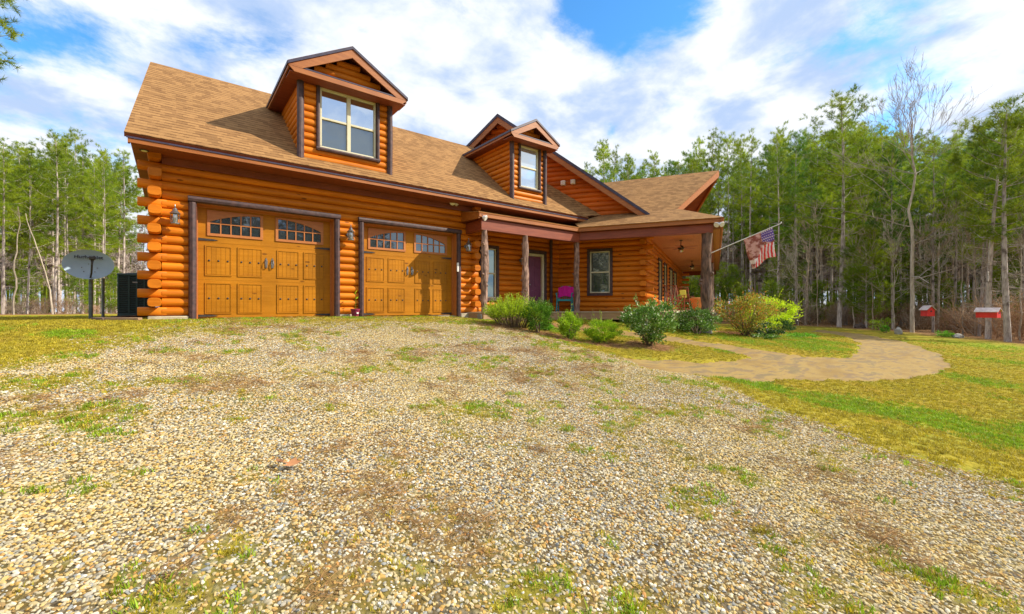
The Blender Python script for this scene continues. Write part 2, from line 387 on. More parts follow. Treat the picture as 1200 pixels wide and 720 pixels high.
def forest_d(x, y):
    """>0 inside the woods"""
    d1 = pdist(x, y, [(15, -14), (22, -5), (26.5, 1.2), (29.4, 3.2), (32.2, 8.0), (33, 14), (34, 22), (30, 40), (12, 46), (-4, 40), (-12, 32), (-22, 24), (-60, 10), (-300, 100), (0, 400), (400, 100), (300, -120), (40, -60)])
    return d1
GB = [(6.6, 8.5, 1.0), (8.6, 8.6, 1.1), (9.2, 7.2, .8), (7.2, 2.9, .7), (7.0, 2.0, .8), (7.4, 1.45, .8), (8.2, 1.2, 1.0), (8.6, .3, .9), (7.6, .2, .7), (14.4, 4.9, 1.5), (16.5, 5.5, 2.), (12.9, 5.8, 1.2), (18, -.5, 2.5), (24, 1.5, 3.0), (12.5, 1.0, 1.), (10.1, 4.9, .45), (-2.2, 9.6, .5), (-1.2, 8.9, .35), (7.0, 3.6, .5), (13.5, 7.6, 1.4), (3.6, 10.6, .7), (1.2, 10.7, .6), (5.2, 10.5, .8)]
MULCH = [(6.9, 7.8, .7), (6.95, 6.95, .5), (7.6, 6.4, .6), (8.6, 5.9, .7), (15.0, 6.7, .9), (9.0, 8.7, 1.0), (6.4, 8.3, .9)]
radii = np.concatenate([[.0], np.geomspace(.5, 16, 210), np.geomspace(16.3, 60, 70), np.geomspace(64, 900, 24)])
fw = math.pi/2-R_(37.9)
thn = np.linspace(-R_(66), R_(66), 620); thf = np.linspace(R_(66), 2*math.pi-R_(66), 132)[1:-1]
th = np.concatenate([thn, thf])+fw
na = len(th); rr, tt = np.meshgrid(radii[1:], th, indexing='ij')
gx = np.concatenate([[0.], (rr*np.cos(tt)).ravel()]); gy = np.concatenate([[0.], (rr*np.sin(tt)).ravel()])
gzv = gz(gx, gy) + (vnoise(gx, gy, .8, 3)-.5)*.05 + (vnoise(gx, gy, 5., 5)-.5)*.02
dpath = pdist(gx, gy, PATH)+(vnoise(gx, gy, 1.8, 77)-.5)*.5
gzv = gzv - .075*ss((dpath+.02)/.06)                       # the walkway lies a little lower than the lawn
V = np.stack([gx, gy, gzv], 1)
nr = len(radii)-1
F = []
i0 = np.arange(na); i1 = (i0+1) % na
quads = np.concatenate([np.stack([1+k*na+i0, 1+(k+1)*na+i0, 1+(k+1)*na+i1, 1+k*na+i1], 1) for k in range(nr-1)])
tris = np.stack([np.zeros(na, int), 1+i0, 1+i1], 1)
me = bpy.data.meshes.new('ground')
me.vertices.add(len(V)); me.vertices.foreach_set('co', V.ravel())
nl = quads.size+tris.size; me.loops.add(nl); me.loops.foreach_set('vertex_index', np.concatenate([quads.ravel(), tris.ravel()]).astype(np.int32))
me.polygons.add(len(quads)+len(tris))
me.polygons.foreach_set('loop_start', np.concatenate([np.arange(len(quads))*4, quads.size+np.arange(len(tris))*3]).astype(np.int32))
me.update(calc_edges=True); me.polygons.foreach_set('use_smooth', [True]*len(me.polygons))
# zones
na1 = vnoise(gx, gy, .9, 21); nb = vnoise(gx, gy, 2.6, 22); ncz = vnoise(gx, gy, .45, 23)
gd = pdist(gx, gy, GRAV)
z_grav = ss((gd+(na1-.5)*1.5+(nb-.5)*.6+.25)/.7)
apron = ss((gy-8.6)/1.6)*ss((7.2-gx)/.8)*ss((gx+.4)/.8)*ss((11.6-gy)/.2)
z_grav = np.maximum(z_grav*(1-.45*apron), .42*apron*ss((nb-.35)/.2))
lefty = ss((gy+gx*-.6-4.6)/3.0)*ss((2.2-gx)/2.5)      # thinner, mossier stone towards the left
z_moss = np.clip(ss((na1-.47)/.16)*.9*(.35+.9*lefty)*ss((nb-.34)/.2)+ss((nb-.60)/.1)*.55+.35*ss((gy-7.5)/2.5), 0, 1)*ss((gd+.5)/.5)
z_green = np.zeros_like(gx)
for bx, by, br in GB: z_green = np.maximum(z_green, ss(1.0-np.hypot(gx-bx, gy-by)/br+(na1-.5)*1.6+(nb-.5)*.8))
z_green = np.maximum(z_green, ss((ncz-.64)/.1)*.35)
z_mul = np.zeros_like(gx)
for bx, by, br in MULCH: z_mul = np.maximum(z_mul, ss((1.1-np.hypot(gx-bx, gy-by)/br+(nb-.5)*.8)*2))
fd = forest_d(gx, gy); z_for = ss((fd+1.2+(na1-.5)*3)/2.2)
z_straw = .8*ss((vnoise(gx*1.0, gy*1.5, 1.0, 31)-.52)/.12)*ss((vnoise(gx, gy, 3.6, 32)-.46)/.14)
z_green = z_green*(1-z_for)*(1-z_mul)
inb = 1-ss((dpath+.03)/.06)
house_in = ((gy > 11.25) & (gx > -.2) & (gx < 12)) | (pdist(gx, gy, [tuple(hw(a, k, 0)[:2]) for a, k in ((-4.8, 14.7), (.8, 14.7), (.8, 33), (-12, 33), (-12, 16))]) > 0)
out = 1-house_in.astype(float)
near = ss((15-np.hypot(gx, gy))/3); near2 = ss((27-np.hypot(gx, gy))/8)*np.clip(1.5-np.hypot(gx, gy)/16, .3, 1)
def fa(name, arr):
    a = me.attributes.new(name, 'FLOAT', 'POINT'); a.data.foreach_set('value', np.ascontiguousarray(arr, dtype=np.float32))
fa('z_gravel', z_grav*inb); fa('z_green', .75*z_green); fa('z_moss', z_moss); fa('z_brown', np.clip(z_for+z_mul, 0, 1)); fa('z_straw', z_straw*z_grav)
falloff = np.clip(1.25-np.hypot(gx, gy)/14, .3, 1)
fa('d_stone', z_grav*inb*(1-.78*z_moss)*(1-.35*z_straw)*out*near*falloff)
fa('d_straw', (z_straw*z_grav+.5*z_mul+.25*z_for)*inb*out*ss((20-np.hypot(gx, gy))/3))
lawn = (1-z_grav)*(1-z_mul)*(1-z_for)
fa('d_dry', (np.clip(lawn*(1-.7*z_green), 0, 1)+.6*z_grav*z_moss)*np.maximum(inb, .28*ss((nb-.5)/.1))*out*near2)
fa('d_green', (z_green*lawn+.35*z_grav*z_moss*ss((nb-.55)/.1))*inb*out*near2)
ground = bpy.data.objects.new('ground', me); COL.objects.link(ground); tag(ground, kind='structure')

def ground_mat():
    m, t, b, out = newmat('ground_soil')
    A = lambda n: N(t, 'ShaderNodeAttribute', attribute_name=n).outputs['Fac']
    tcn = N(t, 'ShaderNodeTexCoord')
    n8 = tex_noise(t, (1, 1, 1), 9, 6, .65); n40 = tex_noise(t, (1, 1, 1), 45, 4, .6); n2_ = tex_noise(t, (1, 1, 1), 1.3, 5, .6)
    grass = mixc(t, mrange(t, n8, .35, .65), (.24, .20, .016), (.36, .29, .03))
    grass = mixc(t, mathn(t, 'MULTIPLY', mrange(t, n2_, .5, .68), .55), grass, (.36, .21, .035))
    grass = mixc(t, mathn(t, 'MULTIPLY', mrange(t, n2_, .5, .36), .45), grass, (.22, .24, .03))
    green = mixc(t, mrange(t, n8, .3, .7), (.16, .25, .012), (.27, .34, .02))
    col = mixc(t, A('z_green'), grass, green)
    brown = mixc(t, mrange(t, n8, .35, .65), (.20, .10, .045), (.33, .19, .09))
    col = mixc(t, A('z_brown'), col, brown)
    v = N(t, 'ShaderNodeTexVoronoi'); v.inputs['Scale'].default_value = 34.; t.links.new(tcn.outputs['Object'], v.inputs[0])
    cr = N(t, 'ShaderNodeValToRGB'); sp = N(t, 'ShaderNodeSeparateColor'); t.links.new(v.outputs['Color'], sp.inputs[0]); t.links.new(sp.outputs[0], cr.inputs[0])
    e = cr.color_ramp.elements; e[0].position = 0; e[0].color = (.26, .21, .14, 1); e[1].position = 1; e[1].color = (.72, .66, .55, 1)
    for p, c in ((.3, (.42, .34, .22)), (.55, (.50, .46, .38)), (.75, (.55, .40, .20))): x = e.new(p); x.color = (*c, 1)
    dirt = scale_col(t, cr.outputs[0], mrange(t, v.outputs['Distance'], .1, .7, 1.0, .35))
    dirt = mixc(t, mrange(t, n8, .40, .6), scale_col(t, dirt, .55), (.13, .085, .03))
    moss = mixc(t, mrange(t, n40, .35, .65), (.22, .21, .018), (.36, .32, .035))
    dirt = mixc(t, mathn(t, 'MULTIPLY', A('z_moss'), .75), dirt, moss)
    dirt = mixc(t, mathn(t, 'MULTIPLY', A('z_straw'), .6), dirt, (.27, .17, .065))
    gf = mathn(t, 'ADD', A('z_gravel'), mathn(t, 'MULTIPLY', mathn(t, 'SUBTRACT', n8, .5), .9))
    col = mixc(t, mathn(t, 'MULTIPLY', mrange(t, gf, .35, .6), mrange(t, A('z_gravel'), .02, .1)), col, dirt)
    t.links.new(col, b.inputs['Base Color']); b.inputs['Roughness'].default_value = .95; b.inputs['Specular IOR Level'].default_value = .1
    h = mathn(t, 'ADD', mathn(t, 'MULTIPLY', mathn(t, 'SUBTRACT', 1., v.outputs['Distance']), .6), n40)
    bump(t, b, h, .7, .02)
    return m
ground.data.materials.append(ground_mat())

# walkway sheet of worn stained slab
def path_mat():
    m, t, b, out = newmat('path_slab')
    n = tex_noise(t, (1, 2.5, 1), .9, 7, .62, dist=.6); n2_ = tex_noise(t, (1, 1, 1), 14, 5)
    col = mixc(t, mrange(t, n, .32, .62), (.22, .13, .024), (.31, .205, .052))
    col = mixc(t, mathn(t, 'MULTIPLY', mrange(t, n, .54, .64), .9), col, (.16, .115, .045))
    col = mixc(t, mathn(t, 'MULTIPLY', mrange(t, tex_noise(t, (1, 3, 1), 2.2, 6, .65), .48, .62), .8), col, (.17, .11, .055))
    col = mixc(t, mathn(t, 'MULTIPLY', mrange(t, n2_, .5, .75), .4), col, (.26, .20, .06))
    t.links.new(col, b.inputs['Base Color']); b.inputs['Roughness'].default_value = .85
    bump(t, b, n2_, .3, .01)
path_mat()
xs = np.arange(5.9, 29.5, .06); ys = np.arange(1.6, 9.4, .06)
PX, PY = np.meshgrid(xs, ys, indexing='ij'); D = pdist(PX, PY, PATH)
keep = (D > -.34); idx = -np.ones(PX.shape, int); idx[keep] = np.arange(keep.sum())
PV = np.stack([PX[keep], PY[keep], gz(PX[keep], PY[keep])-.036+.01*(vnoise(PX[keep], PY[keep], 1.5, 9)-.5)], 1)
q = keep[:-1, :-1] & keep[1:, :-1] & keep[1:, 1:] & keep[:-1, 1:]
PF = np.stack([idx[:-1, :-1][q], idx[1:, :-1][q], idx[1:, 1:][q], idx[:-1, 1:][q]], 1)
pme = bpy.data.meshes.new('path'); pme.from_pydata(PV.tolist(), [], PF.tolist()); pme.materials.append(MATS['path_slab'])
pme.polygons.foreach_set('use_smooth', [True]*len(pme.polygons))
pob = bpy.data.objects.new('path', pme); COL.objects.link(pob); tag(pob, kind='structure')

# ------------------------------------------------------------------ the house
house = thing('log_house', 'orange log house with tan shingle roof, two dormers, two garage doors and wraparound porch', 'house', (4, 13, 0))
ROW = .1825
def prof(n=8):
    return [(k/n) for k in range(n+1)]
def log_row(mb, x0, x1, z0, h=ROW, b=.055, yseam=.035, r=None, ends=(True, True), wob=None):
    """one log of a wall: face bulges towards -y between its two seams"""
    if x1-x0 < .02: return
    r = random.random() if r is None else r
    P = [(yseam-b*1.22*(math.sin(math.pi*t)**.55), z0+h*t) for t in prof()]
    P = [(yseam+.03, z0+.002)]+P+[(yseam+.03, z0+h-.002)]
    nx = max(1, int((x1-x0)/.8)); n = len(P); vs = []
    ph = random.random()*9
    for i in range(nx+1):
        x = x0+(x1-x0)*i/nx
        for (y, z) in P: vs.append((x, y+.006*math.sin(x*1.7+ph)*(1 if 0 < i < nx else 0), z))
    fs = [(i*n+j, (i+1)*n+j, (i+1)*n+j+1, i*n+j+1) for i in range(nx) for j in range(n-1)]
    fs += [tuple(range(n-1, -1, -1)), tuple(range(nx*n, nx*n+n))]
    mb.add(vs, fs, r)
def log_wall(x0, x1, z0, nrow, opens=(), clip=None, h=ROW, ext=None, b=.055):
    mb = MB()
    for i in range(nrow):
        z = z0+i*h; a0, a1 = x0, x1
        if clip:
            c = clip(z+h*.75)
            if c is None: continue
            a0, a1 = c
        if ext and i % 2 == 0: a0 = x0+ext[0]; a1 = x1+ext[1]
        segs = [(a0, a1)]
        for (oa, ob, oz0, oz1) in opens:
            if z+h*.5 > oz0 and z+h*.5 < oz1:
                ns = []
                for (s0, s1) in segs:
                    if ob <= s0 or oa >= s1: ns.append((s0, s1)); continue
                    if oa > s0: ns.append((s0, oa))
                    if ob < s1: ns.append((ob, s1))
                segs = ns
        r = random.random()
        for s0, s1 in segs: log_row(mb, s0, s1, z, h, b, r=r)
    return mb
def backing(mb, x0, x1, z0, z1, opens, y0=.075, y1=.22):
    """solid core behind the logs, with the openings left out"""
    xs = sorted({x0, x1, *[o[0] for o in opens], *[o[1] for o in opens]})
    for a, b in zip(xs[:-1], xs[1:]):
        zs = [z0, z1]; m = (a+b)/2
        cut = [(o[2], o[3]) for o in opens if o[0] < m < o[1]]
        z = z0
        for c0, c1 in sorted(cut):
            if c0 > z: mb.box(a, b, y0, y1, z, c0)
            z = c1
        if z < z1: mb.box(a, b, y0, y1, z, z1)
def round_log(mb, p0, p1, h=ROW*.98, wdt=.2, r=None, n=14, bev=.012):
    """squared-round whole log from p0 to p1 (horizontal)"""
    p0 = Vector(p0); p1 = Vector(p1); d = (p1-p0).normalized(); a = d.cross(Vector((0, 0, 1)))
    vs = []
    for p, sc in ((p0, .93), (p0+d*bev, 1.), (p1-d*bev, 1.), (p1, .93)):
        for j in range(n):
            an = 2*math.pi*j/n; c, s_ = math.cos(an), math.sin(an)
            cx = math.copysign(abs(c)**.6, c)*wdt/2*sc; cz = math.copysign(abs(s_)**.6, s_)*h/2*sc
            vs.append(p+a*cx+Vector((0, 0, cz)))
    fs = [(i*n+j, i*n+(j+1) % n, (i+1)*n+(j+1) % n, (i+1)*n+j) for i in range(3) for j in range(n)]+[tuple(range(n-1, -1, -1)), tuple(range(3*n, 4*n))]
    mb.add(vs, fs, r)

FY = 11.3
MF = T(0, FY, 0)
GO = [(.31, 3.23, 0, 2.50), (3.82, 6.75, 0, 2.50)]
fw_mb = log_wall(-.18, 7.2, .07, 18, GO)
backing(fw_mb, -.16, 7.2, -.3, 3.4, [(a, b, -.3, d) for a, b, c_, d in GO])
for i in range(0, 18, 2): round_log(fw_mb, (-.56, .06, .07+(i+.5)*ROW), (-.10, .06, .07+(i+.5)*ROW), wdt=.17)
obj('log_wall', fw_mb, 'stained_log', house, MF)
# side wall logs: their ends project past the front corner
sw = MB()
for i in range(1, 18, 2):
    z = .07+(i+.5)*ROW; round_log(sw, (-.29+random.uniform(-.008, .008), FY-.27-random.random()*.03, z), (-.29, 17.8, z), wdt=.22)
for i in range(0, 18, 2): round_log(sw, (-.29, FY+.15, .07+(i+.5)*ROW), (-.29, 17.6, .07+(i+.5)*ROW), wdt=.2)
for k in range(18):
    y0 = 11.75+k*ROW/.8; y1 = 17.15-k*ROW/.8
    if y1-y0 > .3: round_log(sw, (-.29, y0, 3.36+(k+.5)*ROW), (-.29, y1, 3.36+(k+.5)*ROW), wdt=.2)
obj('side_log_wall', sw, 'stained_log', house)
sw = MB()
for i in range(1, 18, 2):
    z = .07+(i+.5)*ROW; round_log(sw, (7.30, FY-.24-random.random()*.03, z), (7.30, 11.95, z), wdt=.22)
for i in range(0, 18, 2): round_log(sw, (7.30, FY+.02, .07+(i+.5)*ROW), (7.30, 11.95, .07+(i+.5)*ROW), wdt=.2)
for i in range(0, 18, 2): round_log(sw, (7.1, FY+.06, .07+(i+.5)*ROW), (7.48, FY+.06, .07+(i+.5)*ROW), wdt=.17)
obj('corner_log_wall', sw, 'stained_log', house)
bw = MB(); bw.box(-.2, 9.0, 17.4, 17.6, -.3, 3.4); bw.box(-.22, -.18, FY+.2, 17.4, -.3, 3.4); obj('back_wall', bw, 'stained_log', house)
for a_ in ((-.40, .26, FY-.08, FY+.3, -.4, .065, .015), (3.28, 3.76, FY-.03, FY+.3, -.4, .065, .01), (6.8, 7.42, FY-.1, FY+.6, -.5, .065, .015)):
    fd_ = MB(); fd_.bbox(*a_); obj('foundation', fd_, 'concrete', house)
gf = MB(); gf.box(.3, 6.8, FY+.05, 17.3, -.2, -.004); obj('garage_slab', gf, 'concrete', house)

# garage doors -----------------------------------------------------------
def garage_door(x0):
    """x0 = left edge of the clear opening (2.74 m wide, 2.42 high)"""
    W = 2.76; M = T(x0, FY, 0); yb = .20
    d = MB()
    # door skin as four sections, with the window apertures left out
    win = [(.19, 1.25, 1.80, 2.36), (1.51, 2.57, 1.80, 2.36)]
    secs = [.02, .845, 1.66, 1.78, 2.42]
    backing(d, 0, W, .02, 2.42, [(w0+.05, w1-.05, w2+.04, w3-.03) for w0, w1, w2, w3 in win], yb, yb+.04)
    for z in (.845, 1.66): d.box(0, W, yb-.003, yb, z-.004, z+.004, .1)
    obj('slab', d, 'door_wood', door := obj('garage_door', jamb(W), 'pink_frame', house, M), M)
    p = MB()
    for (z0, z1) in ((.10, .78), (.93, 1.59)):
        for c0 in (.15, .75, 1.54, 2.12):
            c1 = c0+(.49 if c0 in (.15, .75) else .48)
            for a, b, c_, e in ((c0, c1, z0, z0+.025), (c0, c1, z1-.025, z1), (c0, c0+.025, z0+.025, z1-.025), (c1-.025, c1, z0+.025, z1-.025)):
                p.box(a, b, yb-.016, yb-.001, c_, e, .35)
            nb_ = 5; bw_ = (c1-c0-.06)/nb_
            for k in range(nb_):
                p.box(c0+.03+k*bw_+.0025, c0+.03+(k+1)*bw_-.0025, yb-.006, yb-.001, z0+.03, z1-.03)
    obj('raised_panel', p, 'door_wood', door, M)
    for z in (.44, 1.26):
        for c0 in (.15, .75, 1.54, 2.12):
            for k in range(3):
                cx = c0+.075+k*.17; st = MB(); st.lathe([(.022, 0), (.018, .008), (.008, .014)], (0, 0, 0), 8)
                n = 8*3; vs = st.v[-n:]; st.v[-n:] = [(cx+v[0], yb-.008-v[2], z+v[1]) for v in vs]
                obj('clavo', st, 'iron', door, M)
    for z in (.06, 1.71):
        for x, s in ((.03, 1), (W-.03, -1)):
            hg = MB(); hg.prism([(x, yb-.004, z-.028), (x+s*.28, yb-.004, z-.016), (x+s*.36, yb-.004, z), (x+s*.28, yb-.004, z+.016), (x, yb-.004, z+.028)], (0, -.012, 0))
            obj('strap_hinge', hg, 'iron', door, M)
    for s in (-1, 1):
        h = MB(); cx = W/2+s*.065
        h.prism([(cx-.022, yb-.002, 1.16), (cx+.022, yb-.002, 1.16), (cx+.03, yb-.002, 1.32), (cx, yb-.002, 1.40), (cx-.03, yb-.002, 1.32)], (0, -.01, 0))
        h.tube([(cx, yb-.01, 1.34), (cx+s*.01, yb-.06, 1.31), (cx+s*.015, yb-.07, 1.24), (cx+s*.01, yb-.055, 1.17), (cx, yb-.012, 1.15)], .011, 6)
        obj('handle', h, 'pewter', door, M)
    for wi, (w0, w1, z0, z1) in enumerate(win):
        f = MB(); g = MB(); t_ = .055
        ax0, ax1, az0, az1 = w0+t_, w1-t_, z0+t_, z1-.04
        f.box(w0, w1, yb-.022, yb-.002, z0, z0+t_); f.box(w0, ax0, yb-.022, yb-.002, z0+t_, z1); f.box(ax1, w1, yb-.022, yb-.002, z0+t_, z1)
        # quarter-arch head: rises towards the middle of the door
        K = 14
        def arch(u): uu = u if wi == 0 else 1-u; return az0+.235+(az1-az0-.235)*math.sin(min(1, (uu+.02))*math.pi/2)**.8
        for k in range(K):
            u0, u1 = k/K, (k+1)/K; xa, xb = ax0+(ax1-ax0)*u0, ax0+(ax1-ax0)*u1
            f.prism([(xa, yb-.022, arch(u0)), (xb, yb-.022, arch(u1)), (xb, yb-.022, z1), (xa, yb-.022, z1)], (0, .02, 0), .5)
            g.prism([(xa, yb+.004, az0-.002), (xb, yb+.004, az0-.002), (xb, yb+.004, arch(u1)+.002), (xa, yb+.004, arch(u0)+.002)], (0, .006, 0), .5)
        for k in range(1, 5):
            x = ax0+(ax1-ax0)*k/5; f.box(x-.012, x+.012, yb-.018, yb+.002, az0, arch(k/5)+.004)
        f.box(ax0, ax1, yb-.0185, yb+.001, az0+.208, az0+.232)
        obj('window_frame', f, 'pink_frame', door, M); obj('glass', g, 'garage_glass', door, M)
    def pole(a, b):
        tr.tube([a, tuple((Vector(a)+Vector(b))/2+Vector((.004, 0, .004))), b], .068, 8, jit=.05)
    for a_, b_ in (((-.075, -.055, -.03), (-.075, -.055, 2.43)), ((W+.075, -.055, -.03), (W+.075, -.055, 2.43)), ((-.15, -.06, 2.50), (W+.15, -.06, 2.50))):
        tr = MB(); pole(a_, b_); obj('pole_trim', tr, 'purple_trim', door, M)
def jamb(W):
    j = MB()
    j.box(-.09, 0.0, -.03, .26, 0, 2.42); j.box(W, W+.09, -.03, .26, 0, 2.42); j.box(-.09, W+.09, -.03, .26, 2.42, 2.51)
    j.box(0, .028, .16, .195, 0, 2.42); j.box(W-.028, W, .16, .195, 0, 2.42); j.box(.028, W-.028, .16, .195, 2.39, 2.42)
    return j
garage_door(.39); garage_door(3.9)

# roofs -------------------------------------------------------------------
def slab(name, pts, thick, parent, mats=('shingles', 'soffit_wood'), M=None):
    """roof plane through pts (first edge = eave, left to right), shingled on top"""
    P = [Vector(p) for p in pts]; x = (P[1]-P[0]).normalized(); n = x.cross(P[2]-P[1]).normalized()
    if n.z < 0: n = -n
    y = n.cross(x); Mx = Matrix((x, y, n)).transposed().to_4x4(); Mx.translation = P[0]
    L = [Mx.inverted() @ p for p in P]; mb = MB(); k = len(L)
    if sum(L[i].x*L[(i+1) % k].y-L[(i+1) % k].x*L[i].y for i in range(k)) < 0: L.reverse()
    top = [(p.x, p.y, 0) for p in L]; bot = [(p.x, p.y, -thick) for p in L]; d = .014
    mid = [(p.x, p.y, -d) for p in L]
    mb.add(top, [tuple(range(k))], m=0); mb.add(bot, [tuple(range(k-1, -1, -1))], m=1)
    mb.add(top+mid, [(i+k, (i+1) % k+k, (i+1) % k, i) for i in range(k)], m=0)
    mb.add(mid+bot, [(i+k, (i+1) % k+k, (i+1) % k, i) for i in range(k)], m=1)
    return obj(name, mb, mats, parent, Mx)
def rz_(y): return 3.52+.8*(y-10.7)
RIDGE = 14.45
def gab_y(x, k=15.95): return (k-n2.x*x)/n2.y
xe = (15.97-n2.y*10.62)/n2.x; xr = (15.97-n2.y*RIDGE)/n2.x
slab('roof', [(-.71, 10.62, rz_(10.62)), (11.75, 10.62, rz_(10.62)), (xe-.25, 11.2, rz_(11.2)), (xr, RIDGE, rz_(RIDGE)), (-.46, RIDGE, rz_(RIDGE))], .09, house)
slab('roof', [(-.71, 18.28, rz_(10.62)), (9.0, 18.28, rz_(10.62)), (9.0, RIDGE, rz_(RIDGE)), (-.46, RIDGE, rz_(RIDGE))], .09, house)
fm = MB()
fm.box(-.66, 11.7, 10.64, 10.68, 3.285, 3.375); 
fm.prism([(-.66, 10.66, 3.26), (-.66, 10.66, 3.38), (-.44, RIDGE, 6.42), (-.44, RIDGE, 6.25)], (.03, 0, 0))
obj('fascia', fm, 'fascia_wood', house)
de = MB(); de.box(-.68, 11.72, 10.625, 10.638, 3.362, 3.392); obj('drip_edge', de, 'drip_edge', house)
sf = MB(); sf.box(-.62, 11.7, 10.685, FY+.1, 3.275, 3.30); sf.box(-.18, 7.2, FY-.09, FY-.045, 3.13, 3.272); sf.box(-.62, -.2, FY+.1, 17.6, 3.275, 3.3); obj('soffit', sf, 'soffit_wood', house)

# windows -----------------------------------------------------------------
def window(x0, x1, z0, z1, parent, M, y=0., cols=1, trim='purple_trim', tw=.085, glass='window_glass', roundtrim=False, name='window', split=.5, trim_out=.05):
    f = MB(); t_ = .045
    f.bbox(x0, x1, y-.03, y+.05, z0, z0+t_, .006); f.bbox(x0, x1, y-.03, y+.05, z1-t_, z1, .006)
    f.bbox(x0, x0+t_, y-.03, y+.05, z0+t_, z1-t_, .006); f.bbox(x1-t_, x1, y-.03, y+.05, z0+t_, z1-t_, .006)
    cw = (x1-x0)/cols; zm = z0+(z1-z0)*split
    for k in range(1, cols): f.bbox(x0+k*cw-.045, x0+k*cw+.045, y-.028, y+.05, z0+t_, z1-t_, .006)
    for k in range(cols): f.bbox(x0+k*cw+t_, x0+(k+1)*cw-t_, y-.015, y+.045, zm-.025, zm+.025, .005)
    sub = parent.parent is not None        # inside a dormer the frame itself is a sub-part
    fo = obj(name if not sub else 'window_frame', f, 'vinyl_frame', parent, M); par = parent if sub else fo
    g = MB(); e = .03
    for k in range(cols):
        g.box(x0+k*cw+e, x0+(k+1)*cw-e, y+.012, y+.02, zm, z1-e)
    obj('glass', g, glass, par, M)
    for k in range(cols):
        g = MB(); g.box(x0+k*cw+e, x0+(k+1)*cw-e, y+.026, y+.034, z0+e, zm); obj('lower_sash_glass', g, 'lower_sash_glass' if glass == 'window_glass' else glass, par, M)  # beside window_glass the lower pane is coloured darker to imitate reflected trees
    tr = MB(); yo = y-.055
    if roundtrim:
        r_ = tw/2
        tr.tube([(x0-r_, yo, z0-tw), (x0-r_, yo, z1+tw)], r_, 8); tr.tube([(x1+r_, yo, z0-tw), (x1+r_, yo, z1+tw)], r_, 8)
        tr.tube([(x0, yo, z1+r_), (x1, yo, z1+r_)], r_, 8); tr.tube([(x0-tw, yo-.01, z0-r_), (x1+tw, yo-.01, z0-r_)], r_*1.05, 8)
    else:
        tr.bbox(x0-tw, x0, yo-.02, y+.04, z0-tw, z1+tw); tr.bbox(x1, x1+tw, yo-.02, y+.04, z0-tw, z1+tw); tr.bbox(x0, x1, yo-.02, y+.04, z1, z1+tw); tr.bbox(x0, x1, yo-.02, y+.04, z0-tw, z0)
    obj('trim', tr, trim, par, M)
    return fo

